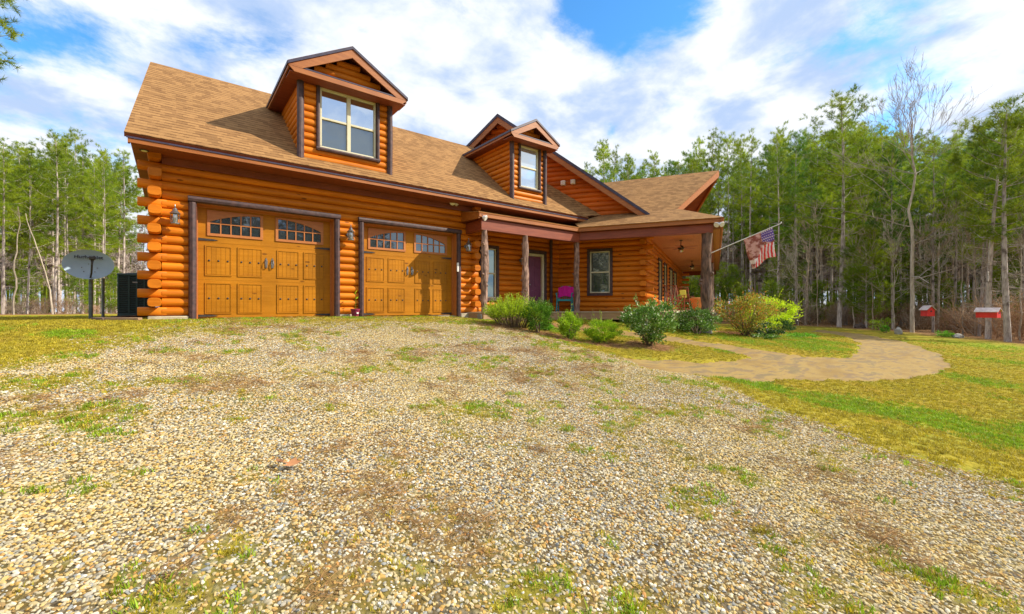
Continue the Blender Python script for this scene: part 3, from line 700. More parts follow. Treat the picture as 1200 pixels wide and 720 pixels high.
# dormers -----------------------------------------------------------------
def dormer(x0, x1, ez, az, oh, wx, wz, cols, glass):
    cx = (x0+x1)/2; M = T(0, 11.0, 0); ytop = 10.7+(ez-3.52)/.8; zb = 3.70
    w_ = MB(); hz = .165; n = int((ez-zb)/hz)+1
    o = (wx[0]-.02, wx[1]+.02, wz[0]-.05, wz[1]+.02)
    for i in range(n):
        z = zb+i*hz
        segs = [(x0, x1)] if not (z+hz*.5 > o[2] and z+hz*.5 < o[3]) else [(x0, o[0]), (o[1], x1)]
        for s0, s1 in segs: log_row(w_, s0, s1, z, min(hz, ez+.02-z), .045)
    w_.box(x0+.02, x1-.02, .09, .16, 3.6, wz[0]); w_.box(x0+.02, wx[0], .09, .16, wz[0], ez); w_.box(wx[1], x1-.02, .09, .16, wz[0], ez)
    dm = obj('dormer', w_, 'stained_log', house, M)
    for sx, sg in ((x0, 1), (x1, -1)):
        sd_ = MB()
        for i in range(n):
            z = zb+i*hz; ya = .04; yb = (10.7+(z+hz-3.52)/.8)-11.0+.1
            k0 = len(sd_.v); log_row(sd_, ya, max(yb, ya+.1), z, min(hz, ez+.02-z), .045)
            vs = sd_.v[k0:]
            sd_.v[k0:] = [(sx+sg*v[1], v[0], v[2]) for v in vs]
        sd_.prism([(sx+sg*.08, .03, 3.6), (sx+sg*.08, .03, ez), (sx+sg*.08, ytop-11.0, ez)], (sg*.03, 0, 0))
        obj('side_wall', sd_, 'stained_log', dm, M)
    for sx in (x0, x1):
        cp = MB(); cp.tube([(sx, -.005, rz_(10.9)-.03), (sx+.004, -.012, 4.7), (sx, -.005, ez)], .075, 10, jit=.06)
        obj('corner_post', cp, 'purple_trim', dm, M)
    window(wx[0], wx[1], wz[0], wz[1], dm, M, y=.03, cols=cols, glass=glass, roundtrim=True, tw=.09)
    fy = 10.6; ex0, ex1 = x0-oh, x1+oh; yr = 10.7+(az-3.52)/.8
    for (a, b) in ((ex0, cx), (ex1, cx)):
        e1 = Vector((a, fy, ez)); r1 = Vector((b, fy, az)); r2 = Vector((b, min(yr, RIDGE), az)); e2_ = Vector((a, ytop, ez))
        slab('dormer_roof', [e1, e2_, r2, r1] if a < b else [e2_, e1, r1, r2], .07, dm)
    # gable board, boxed base and recessed logs of the pediment
    f = MB(); sl = (az-ez)/(cx-ex0); wdt = .17
    for s in (-1, 1):
        ex = cx+s*(cx-ex0)
        f.prism([(ex-s*.01, fy+.012, ez-.085), (cx, fy+.012, az-.085), (cx, fy+.012, az-.085-wdt*1.15), (ex-s*.30, fy+.012, ez-.085)], (0, .035, 0))
    f.prism([(ex0+.02, fy+.014, ez-.09), (ex1-.02, fy+.014, ez-.09), (ex1-.14, fy+.014, ez-.20), (ex0+.14, fy+.014, ez-.20)], (0, .03, 0))
    f.prism([(ex0+.02, fy+.014, ez-.093), (ex0+.3, fy+.014, ez-.093), (ex0+.3, fy+.014, ez-.02), (ex0+.05, fy+.014, ez-.06)], (0, .028, 0))
    for s, ex in ((1, ex0), (-1, ex1)): f.box(min(ex+s*.015, ex+s*.045), max(ex+s*.015, ex+s*.045), fy+.05, ytop-.05, ez-.14, ez-.075)
    obj('gable_board', f, 'fascia_wood', dm)
    k_ = MB()
    k_.box(ex0+.22, ex1-.22, fy+.03, 10.98, ez-.075, ez-.045); obj('flashing', k_, 'drip_edge', dm)
    de = MB()
    for s in (-1, 1):
        ex = cx+s*(cx-ex0); de.prism([(ex, fy-.012, ez-.01), (cx, fy-.012, az-.01), (cx, fy-.012, az-.075), (ex, fy-.012, ez-.075)], (0, .022, 0))
    for s, ex in ((1, ex0), (-1, ex1)): de.box(min(ex-s*.01, ex+s*.01), max(ex-s*.01, ex+s*.01), fy+.012, ytop-.02, ez-.075, ez-.012)
    obj('drip_edge', de, 'drip_edge', dm)
    sb = MB(); sb.box(ex0+.05, ex1-.05, fy+.05, 11.05, ez-.20, ez-.18)
    for s, sx, ex in ((1, x0, ex0), (-1, x1, ex1)): sb.box(min(sx, ex+s*.05), max(sx, ex+s*.05), 11.05, ytop, ez-.16, ez-.14)
    obj('soffit', sb, 'soffit_wood', dm)
    pl = MB(); M2 = T(0, fy+.30, 0)
    for i in range(6):
        z = ez-.04+i*.15; zz = z+.13
        if zz > az-.15: break
        hwid = (az-.12-zz)/sl
        if hwid > .05: log_row(pl, cx-hwid, cx+hwid, z, .15, .04)
    obj('pediment_logs', pl, 'stained_log', dm, M2)
dormer(2.33, 4.48, 5.70, 6.52, .34, (2.76, 4.12), (4.06, 5.50), 2, 'window_glass')
dormer(8.55, 9.96, 5.74, 6.33, .34, (8.90, 9.68), (4.17, 5.52), 1, 'curtain_glass')

# porch roofs -----------------------------------------------------------------
pc = Vector((10.95, 10.3, 2.97))
slab('porch_roof', [(6.83, 10.3, 2.97), tuple(pc), (12.1, 11.9, 3.2), (6.83, 11.25, 3.20)], .04, house, ('shingles', 'fascia_wood'))
c1 = hw(-3.53, 14.6, 2.97); c2 = hw(.92, 14.6, 2.97)
slab('porch_roof', [tuple(c1), tuple(c2), tuple(hw(-.42, 15.93, 3.61)), tuple(hw(-4.3, 15.93, 3.61))], .04, house, ('shingles', 'fascia_wood'))
# right side porch roof runs back beside the house
slab('porch_roof', [tuple(c2), tuple(S @ Vector((18.3, -2.4, 2.97))), tuple(S @ Vector((18.3, -.6, 3.61))), tuple(hw(-.42, 15.93, 3.61))], .04, house, ('shingles', 'fascia_wood'))
f = MB(); f.box(6.86, 10.97, 10.315, 10.345, 2.825, 2.925); f.prism([(6.845, 10.33, 2.78), (6.845, 10.33, 2.92), (6.845, FY, 3.14), (6.845, FY, 2.82)], (.03, 0, 0)); obj('porch_fascia', f, 'fascia_wood', house)
f = MB(); f.box(-3.54, .90, 14.615, 14.645, 2.825, 2.925); obj('porch_fascia', f, 'fascia_wood', house, H)
f = MB(); f.box(-1.25, 18.3, -2.40, -2.37, 2.79, 2.925); obj('porch_fascia', f, 'fascia_wood', house, S)
f = MB(); f.bbox(6.98, 11.05, 10.40, 10.56, 2.47, 2.80, .01); f.bbox(7.0, 7.16, 10.56, FY, 2.47, 2.78, .01); obj('porch_beam', f, 'beam_wood', house)
f = MB(); f.bbox(-3.62, .62, 14.74, 14.9, 2.54, 2.82, .01); obj('porch_beam', f, 'beam_wood', house, H)
f = MB(); f.bbox(-1.0, 18.2, -2.13, -1.98, 2.54, 2.82, .01); f.bbox(18.2, 18.35, -2.2, 0, 2.54, 3.2, .01); obj('porch_beam', f, 'beam_wood', house, S)
f = MB(); f.box(6.88, 11.6, 10.35, 11.9, 2.81, 2.83); obj('porch_ceiling', f, 'soffit_wood', house)
f = MB(); f.box(-4.6, .86, 14.65, 15.95, 2.825, 2.845); obj('porch_ceiling', f, 'soffit_wood', house, H)
f = MB()
for k in range(34): f.box(.05, 18.2, -2.36+k*.07+.002, -2.36+(k+1)*.07-.002, 2.832, 2.852)
f.box(-1.2, .05, -2.36, 0, 2.836, 2.85)
obj('porch_ceiling', f, 'porch_ceiling_wood', house, S)

# recess wall with entry door and window --------------------------------------
RY = 11.9; MR = T(0, RY, 0)
OW = (8.00, 8.58, .55, 2.20); OD = (9.95, 10.70, .08, 2.18)
r = log_wall(7.42, 11.52, .07, 16, [(OW[0]-.05, OW[1]+.05, OW[2]-.05, OW[3]+.05), (OD[0]-.05, OD[1]+.08, 0, 2.22)])
backing(r, 7.4, 11.6, -.3, 3.1, [(OD[0], OD[1], -.3, 2.18), OW])
obj('recess_log_wall', r, 'stained_log', house, MR)
window(OW[0], OW[1], OW[2], OW[3], house, MR, y=.02, tw=.10, trim='purple_trim', glass='porch_glass')
def entry():
    f = MB(); y = 0.
    f.bbox(9.9, 9.97, -.05, .10, .1, 2.17); f.bbox(10.63, 10.72, -.05, .10, .1, 2.17); f.bbox(9.97, 10.63, -.05, .10, 2.08, 2.17)
    o = obj('entry_door', f, 'vinyl_frame', house, MR)
    d = MB(); d.box(9.97, 10.63, .04, .08, .12, 2.08)
    for z0, z1 in ((.25, .85), (1.0, 1.62), (1.72, 1.98)):
        for a, b in ((10.04, 10.27), (10.33, 10.56)): d.bbox(a, b, .028, .041, z0, z1, .006)
    obj('door_leaf', d, 'door_purple', o, MR)
    t_ = MB(); t_.bbox(9.80, 9.9, -.09, .06, .1, 2.29); t_.bbox(10.72, 10.82, -.09, .06, .1, 2.29); t_.bbox(9.9, 10.72, -.09, .06, 2.17, 2.29)
    obj('trim', t_, 'purple_trim', o, MR)
    h = MB(); h.lathe([(.02, 0), (.02, .03), (.035, .045), (.03, .07)], (0, 0, 0), 10); h.v = [(10.04+v[0], .03-v[2], 1.05+v[1]) for v in h.v]; obj('handle', h, 'pewter', o, MR)
entry()
f = MB(); f.tube([(11.02, -.10, .1), (11.02, -.10, 2.8)], .055, 8); obj('corner_trim_pole', f, 'purple_trim', house, MR)

# window wall (second wing) and its corner ------------------------------------
MW = H @ T(0, 15.9, 0)
WW = (-3.45, -2.72, .76, 2.28)
r = log_wall(-4.72, -1.48, .07, 16, [(WW[0]-.05, WW[1]+.05, WW[2]-.05, WW[3]+.05)])
backing(r, -4.8, -1.5, -.3, 3.6, [WW])
for i in range(0, 16, 2): round_log(r, (-1.6, .06, .07+(i+.5)*ROW), (-1.22, .06, .07+(i+.5)*ROW), wdt=.17)
obj('wing_log_wall', r, 'stained_log', house, MW)
window(WW[0], WW[1], WW[2], WW[3], house, MW, y=.02, tw=.10, trim='purple_trim', glass='porch_glass')
# far side wall
L = 17.2
SO = [(3.5, 4.6, .45, 2.25), (5.6, 6.7, .45, 2.25), (8.3, 9.9, .1, 2.25), (10.8, 12.4, .45, 2.25)]
r = log_wall(.1, L, .07, 16, [(a-.05, b+.05, c_-.05, d+.05) for a, b, c_, d in SO])
backing(r, .1, L, -.3, 3.2, SO)
for i in range(1, 16, 2): round_log(r, (-.26, .07, .07+(i+.5)*ROW), (.2, .07, .07+(i+.5)*ROW), wdt=.22)
obj('side_porch_log_wall', r, 'stained_log', house, S)
for a, b, c_, d in SO: window(a, b, c_, d, house, S, y=.02, tw=.10, glass='porch_glass', cols=2 if b-a > 1.3 else 1)
# far corner logs and far wall
r = MB()
for i in range(16):
    z = .07+(i+.5)*ROW
    if i % 2: round_log(r, (L, -.5, z), (L, 6, z), wdt=.2)
    else: round_log(r, (L-.1, .06, z), (L+.4, .06, z), wdt=.18)
obj('far_log_wall', r, 'stained_log', house, S)
bk = MB(); bk.box(-12.6, -1.7, 32.8, 33.0, -1.2, 3.6); bk.box(-12.7, -12.5, 21.5, 33.0, -1.2, 3.6); obj('rear_wall', bk, 'stained_log', house, H)

# cross gable ------------------------------------------------------------------
AX, AZ = -7.0, 7.80; GK = 15.5; SLP = .768
def gclip(z):
    h_ = (AZ-.12-z)/SLP
    return (AX-h_, AX+h_) if h_ > .1 else None
gr = MB()
for i in range(26):
    z = 3.2+i*ROW; c = gclip(z+.12)
    if c is None: break
    log_row(gr, max(c[0], -12.6), c[1], z, ROW, .045)
gr.prism([(-12.6, .08, 3.1), (AX+(AZ-3.1)/SLP-.2, .08, 3.1), (AX, .08, AZ-.15), (-12.6, .08, 3.5)], (0, .1, 0))
obj('gable_wall', gr, 'stained_log_gable', house, MW)
ez = 3.43; hx = (AZ-ez)/SLP
def gp(a, k, z): return tuple(hw(a, k, z))
slab('gable_roof', [gp(AX+hx, 24.5, ez), gp(AX+hx, GK, ez), gp(AX, GK, AZ), gp(AX, 24.5, AZ)], .10, house)
slab('gable_roof', [gp(AX-hx, GK, ez), gp(AX-hx, 24.5, ez), gp(AX, 24.5, AZ), gp(AX, GK, AZ)], .10, house)
rb = MB()
for s in (-1, 1):
    rb.prism([(AX, GK+.01, AZ-.13), (AX+s*hx, GK+.01, ez-.13), (AX+s*(hx-.02), GK+.01, ez-.30), (AX, GK+.01, AZ-.36)], (0, .04, 0))
obj('rake_board', rb, 'fascia_wood', house, H)
rb = MB()
for s in (-1, 1):
    rb.prism([(AX, GK-.015, AZ+.004), (AX+s*hx, GK-.015, ez+.004), (AX+s*hx, GK-.015, ez-.115), (AX, GK-.015, AZ-.115)], (0, .02, 0))
obj('drip_edge', rb, 'drip_edge', house, H)
for a in (-4.45, -4.07):
    v_ = MB(); v_.bbox(a-.085, a+.085, -.12, 0, 4.82, 4.99, .01)
    for k in range(4): v_.box(a-.07, a+.07, -.135, -.121, 4.84+k*.036, 4.858+k*.036)
    obj('wall_vent', v_, 'white_paint', house, MW)
# cricket strip where the garage roof meets the gable
q = [hw(-5.75, 15.9, 5.42), hw(-3.02, 15.9, 3.59)]
lo1 = Vector((10.38, 12.6, rz_(12.6)+.01)); lo2 = Vector((11.60, 10.66, rz_(10.66)+.012))
slab('cricket_roof', [tuple(lo2), tuple(q[1]), tuple(q[0]), tuple(lo1)], .03, house)

# main wing roof with projecting (prow) gable end --------------------------------
PZ, PK = 5.65, 19.0; m2 = (PZ-3.61)/(PK-15.93)
slab('wing_roof', [gp(-9, 15.93, 3.61), gp(-.46, 15.93, 3.61), gp(1.0, PK, PZ), gp(-9, PK, PZ)], .10, house)
slab('wing_roof', [gp(-.46, 2*PK-15.93, 3.61), gp(-9, 2*PK-15.93, 3.61), gp(-9, PK, PZ), gp(1.0, PK, PZ)], .10, house)
rb = MB()
def vv(a, k, z): return Vector((a, k, z))
for k0 in (15.93, 2*PK-15.93):
    p0 = vv(-.46, k0, 3.61-.02); p1 = vv(1.0, PK, PZ-.02); d = Vector((0, 0, -.24))
    rb.add([p0+Vector((.012, 0, 0)), p1+Vector((.012, 0, 0)), p1+d+Vector((.012, 0, 0)), p0+d*.8+Vector((.012, 0, 0)), p0-Vector((.05, 0, 0)), p1-Vector((.05, 0, 0)), p1+d-Vector((.05, 0, 0)), p0+d*.8-Vector((.05, 0, 0))],
           [(0, 1, 2, 3), (4, 7, 6, 5), (0, 4, 5, 1), (3, 2, 6, 7), (0, 3, 7, 4), (1, 5, 6, 2)])
obj('rake_board', rb, 'fascia_wood', house, H)
pw = MB(); pw.prism([(-1.5, 15.95, 3.1), (-1.5, 2*PK-15.95, 3.1), (-1.5, 2*PK-15.95, 3.5), (-1.5, PK, PZ-.15), (-1.5, 15.95, 3.5)], (-.1, 0, 0)); obj('prow_wall', pw, 'stained_log_gable', house, H)

# decks ------------------------------------------------------------------------
def deck(nm, x0, x1, y0, y1, M, along='x'):
    d = MB()
    n = int((y1-y0)/.14)
    for k in range(n): d.box(x0, x1, y0+k*(y1-y0)/n+.003, y0+(k+1)*(y1-y0)/n-.003, .06, .098)
    o = obj(nm, d, 'deck_wood', house, M)
    return o
d1 = deck('porch_deck', 7.05, 11.45, 10.36, 11.88, G); d2 = deck('porch_deck', -4.0, .70, 14.72, 15.88, H); d3 = deck('porch_deck', .12, 18, -2.15, .0, S)
f = MB(); f.box(7.05, 11.2, 10.39, 10.43, -.17, .055); f.box(7.05, 7.1, 10.43, 11.3, -.17, .055); obj('rim_board', f, 'rim_wood', d1, G)
f = MB(); f.box(-3.9, .66, 14.75, 14.79, -.17, .055); f.box(.62, .66, 14.79, 15.9, -.17, .055); obj('rim_board', f, 'rim_wood', d2, H)
f = MB(); f.box(.1, 18, -2.10, -2.06, -.17, .055); obj('rim_board', f, 'rim_wood', d3, S)
for x in (7.15, 8.67, 10.2): pr = MB(); pr.bbox(x-.12, x+.12, 10.47, 10.7, -1.0, .05, .02); obj('deck_pier', pr, 'stone_grey', d1, G)
for x in (-3.4, -1.4, .45): pr = MB(); pr.bbox(x-.15, x+.15, 14.85, 15.1, -1.3, .05, .02); obj('deck_pier', pr, 'stone_grey', d2, H)
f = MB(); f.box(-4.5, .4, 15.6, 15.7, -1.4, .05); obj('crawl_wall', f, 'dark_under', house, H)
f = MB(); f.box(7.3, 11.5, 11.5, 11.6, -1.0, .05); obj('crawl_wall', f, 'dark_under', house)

# porch posts: whole cedar trunks ------------------------------------------------
def post(x, y, z0, z1, r0, mat_, lean=(0, 0), seed=0, kinks=.03, fork=False, nk=7):
    mb = MB(); K = 22; rg = random.Random(seed); pts = []; rad = []
    for i in range(K+1):
        t = i/K
        wob = Vector((noise.noise(Vector((t*3.1, seed, 0))), noise.noise(Vector((seed, t*3.1, 5))), 0))*kinks*2*math.sin(math.pi*min(1, t*1.02))
        pts.append(Vector((x+lean[0]*t, y+lean[1]*t, z0+(z1-z0)*t))+wob)
        rad.append(r0*(1.12-.22*t)*(1+.10*noise.noise(Vector((t*9, seed*3, 1)))))
    mb.tube(pts, rad, 14, jit=.16, seed=seed)
    for _ in range(nk):   # branch stubs and knots
        i = rg.randrange(3, K-2); an = rg.random()*6.28; p = pts[i]; d = Vector((math.cos(an), math.sin(an), rg.uniform(.1, .7)))
        mb.tube([p, p+d*rad[i]*.9, p+d*(rad[i]*1.15+rg.uniform(.01, .04))], [rad[i]*.5, rad[i]*.4, rad[i]*.22], 7, jit=.1)
    if fork:
        mb.tube([pts[8]+Vector((.05, -.04, 0)), pts[12]+Vector((.09, -.05, 0)), pts[16]+Vector((.07, -.04, 0)), pts[21]+Vector((.05, -.02, 0))], [r0*.5, r0*.55, r0*.5, r0*.5], 8, jit=.15)
    return obj('porch_post', mb, mat_, house)
post(7.13, 10.47, .1, 2.48, .085, 'bark_post', (0, 0), 3, .03, True, 10)
post(8.67, 10.47, .1, 2.48, .10, 'bark_post', (.0, 0), 8, .03, False, 7)
p3 = hw(-3.66, 14.82, 0); post(p3.x-.02, p3.y, .1, 2.55, .095, 'bark_post', (-.02, 0), 13, .06, False, 5)
p4 = hw(.44, 14.86, 0); post(p4.x, p4.y, -.2, 2.56, .165, 'bark_dark', (0, 0), 5, .015, False, 6)
for s_ in (9., 17.8):
    q_ = S @ Vector((s_, -2.0, 0)); post(q_.x, q_.y, .1, 2.55, .11, 'bark_dark', (0, 0), int(s_), .02, False, 3)

# wall lanterns, flood lights, fans ----------------------------------------------
def lantern(x, y, z, M=G):
    """z = top of finial"""
    b = MB(); b.lathe([(.055, 0), (.055, .02), (.03, .03)], (0, 0, 0), 12); b.v = [(x+v[0], y+.17-v[2], z-.24+v[1]) for v in b.v]
    b.tube([(x, y+.15, z-.26), (x, y+.08, z-.30), (x, y+.02, z-.30)], .012, 6)
    o = obj('wall_lantern', b, 'pewter', house, M)
    c_ = MB(); c_.lathe([(.004, 0), (.012, -.03), (.008, -.06), (.035, -.09), (.05, -.13), (.085, -.17), (.10, -.185), (.085, -.19)], (x, y, z), 8)
    c_.lathe([(.075, -.40), (.085, -.39), (.085, -.375), (.06, -.37)], (x, y, z), 8)
    for k in range(8):
        an = math.pi/8+k*math.pi/4; c_.tube([(x+.078*math.cos(an), y+.078*math.sin(an), z-.19), (x+.07*math.cos(an), y+.07*math.sin(an), z-.375)], .005, 4)
    obj('lantern_cage', c_, 'pewter', o, M)
    g = MB(); g.lathe([(.045, -.20), (.055, -.28), (.045, -.37)], (x, y, z), 10); obj('glass', g, 'lamp_glass', o, M)
for x in (.03, 3.52, 7.0): lantern(x, FY-.19, 2.32)
lantern(9.62, RY-.18, 2.12)
def flood(x, y, z, M=G, s=(1, -1)):
    b = MB(); b.lathe([(.05, 0), (.05, .03), (.03, .04)], (x, y, z), 12); o = obj('flood_light', b, 'iron', house, M)
    for k in s:
        h = MB(); d = Vector((k*.5, -.7, -.5)).normalized(); p = Vector((x, y, z))
        h.tube([p, p+d*.05+Vector((k*.03, 0, 0)), p+d*.07, p+d*.15, p+d*.17], [.014, .018, .045, .085, .078], 10); obj('lamp_head', h, 'white_paint', o, M)
flood(6.49, FY-.14, 3.36); flood(6.95, 10.36, 2.86, G, (1,)); flood(.78, 14.66, 2.82, H, (1, -1))
b = MB(); b.lathe([(.075, 0), (.075, -.012), (.055, -.016)], (-.44, 10.98, 3.275), 18); sl_ = obj('soffit_light', b, 'iron', house)
b = MB(); b.lathe([(.05, -.016), (.046, -.022)], (-.44, 10.98, 3.275), 18); obj('lens', b, 'white_paint', sl_)
def fan(t, off):
    c_ = S @ Vector((t, off, 0)); M = T(c_.x, c_.y, 2.83, random.random()*1.5)
    b = MB(); b.tube([(0, 0, 0), (0, 0, -.22)], .015, 8); b.lathe([(.05, -.03), (.06, 0)], n=12); b.lathe([(.04, -.36), (.11, -.34), (.12, -.28), (.08, -.22), (.03, -.2)], n=16)
    o = obj('ceiling_fan', b, 'iron', house, M)
    for k in range(5):
        a = MB(); a.bbox(.12, .66, -.065, .065, -.292, -.282, .003); bl = obj('fan_blade', a, 'rocker_wood', o, M @ Matrix.Rotation(k*2*math.pi/5, 4, 'Z'))
    g = MB(); g.lathe([(.01, -.47), (.07, -.45), (.10, -.40), (.09, -.36)], n=14); obj('lamp_bowl', g, 'lamp_glass', o, M)
fan(2.2, -1.0); fan(10.5, -1.0)
g_ = MB(); g_.bbox(6.62, 6.68, -.015, .02, 1.15, 1.42, .004); obj('keypad', g_, 'white_paint', house, T(.03, FY-.10, .15))

# ------------------------------------------------------------------ plants
def soup(tri, rnd): 
    tri = np.asarray(tri, np.float32).reshape(-1, 3); n = len(tri)//3
    return tri, np.arange(n*3, dtype=np.int32).reshape(-1, 3), np.asarray(rnd, np.float32)
def unit(v): return v/np.maximum(np.linalg.norm(v, axis=-1, keepdims=True), 1e-9)
def needles(cen, dirs, per, L, wd, rg, spread=.95, droop=0.):
    """tufts of needle blades: one thin triangle each"""
    n = len(cen); c = np.repeat(cen, per, 0); d = np.repeat(unit(dirs), per, 0)
    rv = rg.normal(size=(n*per, 3)); dd = unit(d*.75+unit(rv)*spread); dd[:, 2] -= droop; dd = unit(dd)
    ln = L*rg.uniform(.6, 1.15, (n*per, 1)); side = unit(np.cross(dd, rg.normal(size=(n*per, 3))))*wd*rg.uniform(.7, 1.3, (n*per, 1))
    st = c+d*rg.uniform(-.35, .2, (n*per, 1))*L
    tri = np.stack([st-side*.5, st+side*.5, st+dd*ln], 1)
    rnd = np.clip(np.repeat(rg.random(n), per)*.6+rg.random(n*per)*.4, 0, 1)
    return tri, rnd
def leaves(cen, nrm, size, rg, asp=.5):
    """pointed oval leaf = two triangles folded on the midrib"""
    n = len(cen); a = unit(nrm+.9*rg.normal(size=(n, 3))*.6); s = unit(np.cross(a, rg.normal(size=(n, 3)))); up = np.cross(a, s)
    sz = size*rg.uniform(.65, 1.25, (n, 1)); p0 = cen; p1 = cen+a*sz; m_ = cen+a*sz*.5-up*sz*.08
    l_ = m_+s*sz*asp*.5+up*sz*.1; r_ = m_-s*sz*asp*.5+up*sz*.1
    tri = np.concatenate([np.stack([p0, l_, p1], 1), np.stack([p0, p1, r_], 1)]); rn = rg.random(n)
    return tri, np.concatenate([rn, rn])

def pine(seed, h=14., base=.45, cr=2.2, r0=.17, lean=.0, dense=1., L=.27, per=26, extra=None, mat_='pine_needles', bark='pine_bark', wd=.016, low=4):
    rg = np.random.default_rng(seed); rp = random.Random(seed)
    K = 14; pts = []; bx, by = rp.uniform(-1, 1), rp.uniform(-1, 1)
    for i in range(K+1):
        t = i/K; pts.append(Vector((lean*h*t*t+bx*.25*math.sin(t*2.6), by*.22*math.sin(t*3.1), h*t-.25*(i == 0))))
    rad = [r0*(1.12 if i == 0 else 1)*(1-.88*(i/K)**1.15)+.008 for i in range(K+1)]
    rad = [q_*.85 for q_ in rad]; tr = MB(); tr.tube(pts, rad, 9, jit=.12, seed=seed)
    def at(t):
        f = t*K; i = min(int(f), K-1); return pts[i].lerp(pts[i+1], f-i), rad[i]
    cen, dirs = [], []
    nl = int(30*dense*(1-base)/.55)+4
    for k in range(nl):
        t = base+(1-base)*((k+rp.random()*.8)/nl)**.9; t = min(t, .985); p, rr_ = at(t); u = (t-base)/(1-base)
        an = k*2.4+rp.uniform(-.5, .5); ln = cr*(.35+.75*math.sin(math.pi*min(1, .18+u*.74)))*rp.uniform(.6, 1.15)*(1-.55*u**3)
        el = rp.uniform(-.05, .35)+.75*u**1.5
        d = Vector((math.cos(an)*math.cos(el), math.sin(an)*math.cos(el), math.sin(el))); q1 = p+d*ln*.5; q2 = p+d*ln+Vector((0, 0, ln*rp.uniform(.05, .25)))
        tr.tube([p, q1, q2], [max(.012, rr_*.34), max(.009, rr_*.2), .006], 4, cap=False)
        nt_ = max(2, int(ln*4.0*dense))
        for j in range(nt_):
            s_ = .30+.7*(j+rp.random())/nt_; b = (p.lerp(q1, s_*2) if s_ < .5 else q1.lerp(q2, s_*2-1)); sd = Vector((rp.gauss(0, 1), rp.gauss(0, 1), rp.gauss(.15, .6))).normalized()
            off = rp.uniform(.05, .34)*ln*(1.2-s_*.55); e_ = b+sd*off
            if rp.random() < .25: tr.tube([b, e_], [.008, .004], 3, cap=False)
            for _ in range(5):
                o_ = Vector((rp.gauss(0, .15), rp.gauss(0, .15), rp.gauss(0, .08))); cen.append(e_+o_); dirs.append((o_*4+sd*.5+Vector((0, 0, .55))+d*.4))
    # dead stubs and bare low limbs
    for k in range(low*3):
        t = rp.uniform(.16, base); p, rr_ = at(t); an = rp.random()*6.28; ln = rp.uniform(.3, 1.3)
        q1 = p+Vector((math.cos(an)*ln, math.sin(an)*ln, rp.uniform(-.25, .15)*ln)); tr.tube([p, q1], [.018, .006], 4, cap=False)
    if extra: extra(tr, cen, dirs, at, rp)
    C_ = np.array([tuple(c) for c in cen]); D_ = np.array([tuple(d) for d in dirs])
    tri, rn = needles(C_, D_, per, L, wd, rg)
    o = thing('pine_tree', 'x', 'tree', Matrix.Identity(4))
    obj('trunk', tr, bark, o); obj('crown', soup(tri, rn), mat_, o)
    return o
def twigs(mb, p, d, ln, r, depth, rp, up=.12, spread=.6, n=(2, 4), minr=.004, sides=4):
    k = 4; pts = [p]; dd = d.copy(); q = p.copy()
    for i in range(k):
        dd = (dd+Vector((rp.gauss(0, .13), rp.gauss(0, .13), rp.gauss(up*.5, .09)))).normalized(); q = q+dd*ln/k; pts.append(q.copy())
    mb.tube(pts, [max(minr, r*(1-.5*i/k)) for i in range(k+1)], sides if r > .03 else 3, cap=False)
    if depth <= 0: return
    for _ in range(rp.randint(*n)):
        i = rp.randint(1, k); b = pts[i]; nd = (dd+Vector((rp.gauss(0, spread), rp.gauss(0, spread), rp.gauss(up, spread*.6)))).normalized()
        twigs(mb, b, nd, ln*rp.uniform(.5, .8), r*.52, depth-1, rp, up, spread, n, minr, sides)
    twigs(mb, pts[-1], dd, ln*.7, r*.5, depth-1, rp, up, spread, n, minr, sides)
def place(o, x, y, s=1., rz=0., sz=None, dz=0.):
    o.matrix_basis = Matrix.Translation((x, y, gzf(x, y)+dz)) @ Matrix.Rotation(rz, 4, 'Z') @ Matrix.Diagonal((s, s, sz or s, 1)); return o
Tc, Ts = math.cos(R_(52.1)), math.sin(R_(52.1))
def camxy(lat, dep): return (lat*Ts+dep*Tc, -lat*Tc+dep*Ts)

def where(u, dep):
    deep = dep-edge_dep(u) > 7
    if u > 600:
        for lim, w_ in ((910, 'behind the flag'), (983, 'between the flag and tallest pine'), (1069, 'between the tallest pine and leafless tree'), (1158, 'between the two birdhouses'), (1200, 'right of the birdhouses'), (9999, 'beyond the right picture edge')):
            if u < lim: break
    else:
        for lim, w_ in ((0, 'beyond the far left edge'), (62, 'left of the pale leaning trunk'), (104, 'between leaning trunk and dish'), (9999, 'between dish and garage')):
            if u < lim: break
    return w_, deep
# named pines near the lawn ------------------------------------------------
protos = [pine(101, 14, .42, 1.9, .12), pine(102, 14.5, .50, 2.1, .13), pine(103, 13.5, .34, 1.8, .10, dense=.9), pine(104, 15, .56, 2.0, .125),
          pine(105, 14, .40, 2.3, .125, lean=.03), pine(106, 14.5, .48, 1.7, .09, dense=.8), pine(107, 14, .38, 2.2, .115, mat_='pine_needles_dark'), pine(108, 14, .52, 1.9, .11, lean=-.02, mat_='pine_needles_dark')]
for o in protos: place(o, 0, 0)
used = set()
def put_pine(k, x, y, s, rz, label, group=None, sz=None):
    if k not in used:
        used.add(k); o = protos[k]; place(o, x, y, s, rz, sz); o['label'] = label
        if group: o['group'] = group
        return o
    return copy_tree(protos[k], (x, y, gzf(x, y)), rz, s, label, group, sz)
rp = random.Random(5)
def edge_dep(u):     # where the woods begin, metres from the lens, by heading
    pts = [(-700, 24), (0, 31), (160, 31), (300, 34), (660, 40), (800, 36), (860, 31), (985, 28.5), (1070, 24), (1130, 21), (1200, 17.5), (1500, 15), (1900, 15)]
    for (a, b), (c, d) in zip(pts[:-1], pts[1:]):
        if u <= c: return b+(d-b)*(u-a)/(c-a)
    return 15
